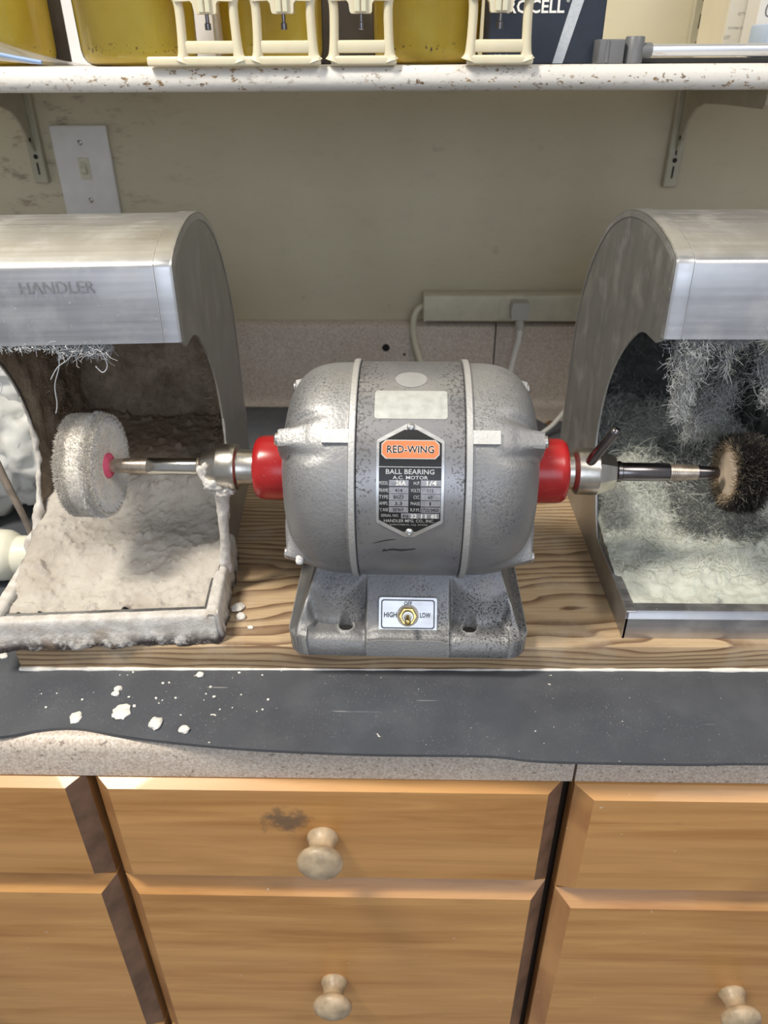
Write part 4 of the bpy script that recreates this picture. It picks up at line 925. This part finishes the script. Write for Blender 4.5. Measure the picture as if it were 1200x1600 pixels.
# clamp and tube
ct = thing('tube_clamp', 'grey plastic clamp holding a bright metal tube along the shelf', 'tube', (.17, .735, ST))
obj('clamp_block', MB().add(box(-.0060, .0150, -.012, .012, .0, .0175, .0012, 2)).add(box(-.0008, .0022, -.0130, -.0115, .0005, .017, .0005, 1)), M['grey_pl'], ct, 30)
obj('clamp_sleeve', lathe([(0, .0072), (.0005, .0078), (.0185, .0078), (.0195, .007), (.0195, .004)], 'z', 28, (.0245, -.004, 0)), M['grey_pl'], ct, 40)
obj('tube_socket', lathe([(.027, .0056), (.0385, .0056), (.039, .005)], 'x', 24, (0, -.004, .0095)), M['grey_pl'], ct, 40)
obj('metal_tube', lathe([(.038, .0046), (.39, .0046)], 'x', 28, (0, -.004, .0096)), M['tube'], ct, 40)
tag(obj('black_tray', box(.205, .52, .745, .86, ST, ST+.0042, .001, 1), M['black_soft'], None, 20), 'flat black tray lying under the bright metal tube', 'tray')
wc = thing('printed_carton', 'tan carton with small printing beside the shelf track', 'box', (.355, .90, ST), 0)
obj('carton', box(-.0385, .06, -.03, .045, 0, .13, .0008, 1), M['carton'], wc, 20); obj('pale_label', box(-.0375, -.0135, -.0304, -.0300, .004, .13), M['carton_lbl'], wc, 0)
mb = MB()
for s, wd, h, x, z in (('STORE DRY', .018, .0018, -.0260, .0285), ('LOT', .006, .003, -.0345, .0210), ('QTY 1', .009, .0028, -.0240, .040)):
    P, F = text2d(s, wd, h, .0, x, z); mb.add(([(a, -.03052, b) for a, b in P], F))
for x0, x1, z0, z1 in ((-.0365, -.0155, .0068, .0072), (-.0365, -.0155, .0148, .0152), (-.0365, -.0361, .0068, .0152), (-.0159, -.0155, .0068, .0152), (-.0300, -.0296, .0068, .0152), (-.0230, -.0226, .0068, .0152), (-.034, -.0315, .009, .013), (-.0285, -.0245, .009, .0093), (-.0215, -.0175, .012, .0123)):
    mb.add(([(x0, -.03052, z0), (x1, -.03052, z0), (x1, -.03052, z1), (x0, -.03052, z1)], [(0, 1, 2, 3)]))
obj('small_print', mb, plain('grey_ink', (.16, .14, .11), .6), wc, 0)
wp = thing('white_carton', 'white carton with a black loop emblem behind the pale blue tub', 'box', (.385, .862, ST), 0); obj('carton', box(-.052, .05, -.025, .006, 0, .13, .0008, 1), M['carton_w'], wp, 20)
sw_ = []
for k in range(40):
    a = k/39*2*math.pi*1.25+.6; rr = .0050+.0022*math.sin(a*2); sw_.append((-.0420+rr*.75*math.cos(a)+.0022*k/39, -.0254, .0440+rr*1.5*math.sin(a)+.004*k/39))
obj('emblem', tube(sw_, .0004, 6), M['black'], wp, 60)
bt = thing('blue_tub', 'pale blue plastic tub behind the metal tube', 'tub', (.385, .815, ST)); obj('tub', MB().add(box(-.058, .08, -.025, .018, .0044, .0300, .002, 2)), M['bluepl'], bt, 30); obj('ledge', box(-.045, .08, -.028, -.0245, .0044, .0200, .0012, 2), M['bluepl'], bt, 30)

# ------------------------------------------------------------------ beside the left hood
bo_ = thing('plastic_bottle', 'cream plastic bottle lying on the mat beside the crusted hood', 'bottle', (-.376, .563, ZM))
bz = .0242
obj('body', lathe([(-.11, .020), (-.108, .0235), (.010, .0240), (.016, .0234), (.0205, .0212), (.0240, .0180), (.0247, .012)], 'x', 40, (0, 0, bz)), M['cream2'], bo_, 40)
obj('cap', lathe([(.0240, .0186), (.0245, .0192), (.0520, .0190), (.0525, .0186), (.0526, .0160), (.0500, .0142), (.0498, .002)], 'x', 40, (0, 0, bz-.001)), M['cream2'], bo_, 30)
def bagf(c, rx, ry, rz, seed):
    bm = bmesh.new(); bmesh.ops.create_icosphere(bm, subdivisions=5, radius=1)
    for v in bm.verts:
        p = v.co.normalized(); a = fbm(p.x+seed, p.y, p.z, 1.3, 2)
        q = p+Vector((nz(p.x*2, p.y*2, p.z*2+seed), nz(p.y*2, p.z*2+seed, p.x*2), nz(p.z*2+seed, p.x*2, p.y*2)))*.45
        r1 = abs(nz(q.x*2.2, q.y*2.2+seed, q.z*.9)); r2_ = abs(nz(q.x*1.6+seed, q.y*5, q.z*4.2)); k = 1+.14*a-.22*r1-.20*r2_-.10*abs(nz(q.x*9+seed, q.y*7, q.z*8))+.12
        v.co = (c[0]+p.x*rx*k, c[1]+p.y*ry*k, max(ZM+.0005, c[2]+p.z*rz*k))
    return from_bm(bm)
tag(obj('plastic_bag', MB().add(bagf((-.437, .715, .985), .095, .085, .085, 2.)).add(bagf((-.425, .74, 1.065), .072, .07, .060, 7.)), M['bag'], None, 180), 'crumpled translucent white plastic bag behind the cream bottle', 'plastic bag')
tag(obj('twig', tube(spline([(-.385, .60, 1.085), (-.358, .575, 1.050), (-.340, .557, 1.020), (-.328, .548, .990), (-.3245, .546, .966)], 6), list(np.interp(np.linspace(0, 1, 25), [0, .3, .6, 1], [.0046, .0040, .0032, .0022])), 9), M['twig'], None, 60), 'bent grey brown stick leaning on the crusted hood in front of the bag', 'stick')

# plaster crumbs on mat and board
cr = [(-.2054, .3926, ZM, .0058, .0062, .0016, 'largest flat white plaster flake, on the mat near its wavy edge'), (-.1768, .3817, ZM, .0042, .0050, .0026, 'knobbly white plaster crumb second along from the largest flake'), (-.154, .3759, ZM, .0034, .0030, .0022, 'small knobbly plaster crumb nearest the mat edge'), (-.2160, .4165, ZM, .0026, .0026, .0018, 'upper of two touching round plaster crumbs on the mat'), (-.2163, .4115, ZM, .0028, .0026, .0016, 'lower of two touching round plaster crumbs on the mat'), (-.238, .387, ZM, .0042, .0050, .0012, 'powdery white plaster splat beside the largest flake'), (-.3223, .4524, ZM, .0032, .0024, .0014, 'oval plaster drop on the mat beyond the board end'), (-.1554, .4325, ZM, .0026, .0024, .0018, 'round plaster crumb against the front foot of the board'), (-.1287, .5048-.03, ZB, .0034, .0034, .003, 'plaster crumb on the board between hood and motor'), (-.1185, .4625, ZB, .0020, .0018, .0012, 'tiny plaster dot on the board near the motor base'), (-.133, .487, ZB, .0045, .0055, .0022, 'flattened plaster lump on the board close to the crusted hood')]
for i, (x, y, z, a, b, h, s) in enumerate(cr): tag(obj('plaster_crumb', lump((0, 0, h*.55), a*1.15, b*1.15, h, .30, 1.2, 3, i), M['crumb'], None, 60, (x, y, z), 0), s, 'plaster crumb', 'plaster crumbs')
for i in range(26):
    x = rng.uniform(-.31, -.09); y = rng.uniform(.384, .432)+.004; s = rng.uniform(.0005, .0013)
    tag(obj('plaster_speck', lump((0, 0, s*.5), s*1.2, s, s*.8, .4, 1.6, 1, i), M['crumb'], None, 60, (x, y, ZM)), 'tiny white plaster speck on the left half of the mat', 'plaster speck', 'plaster specks on the mat')
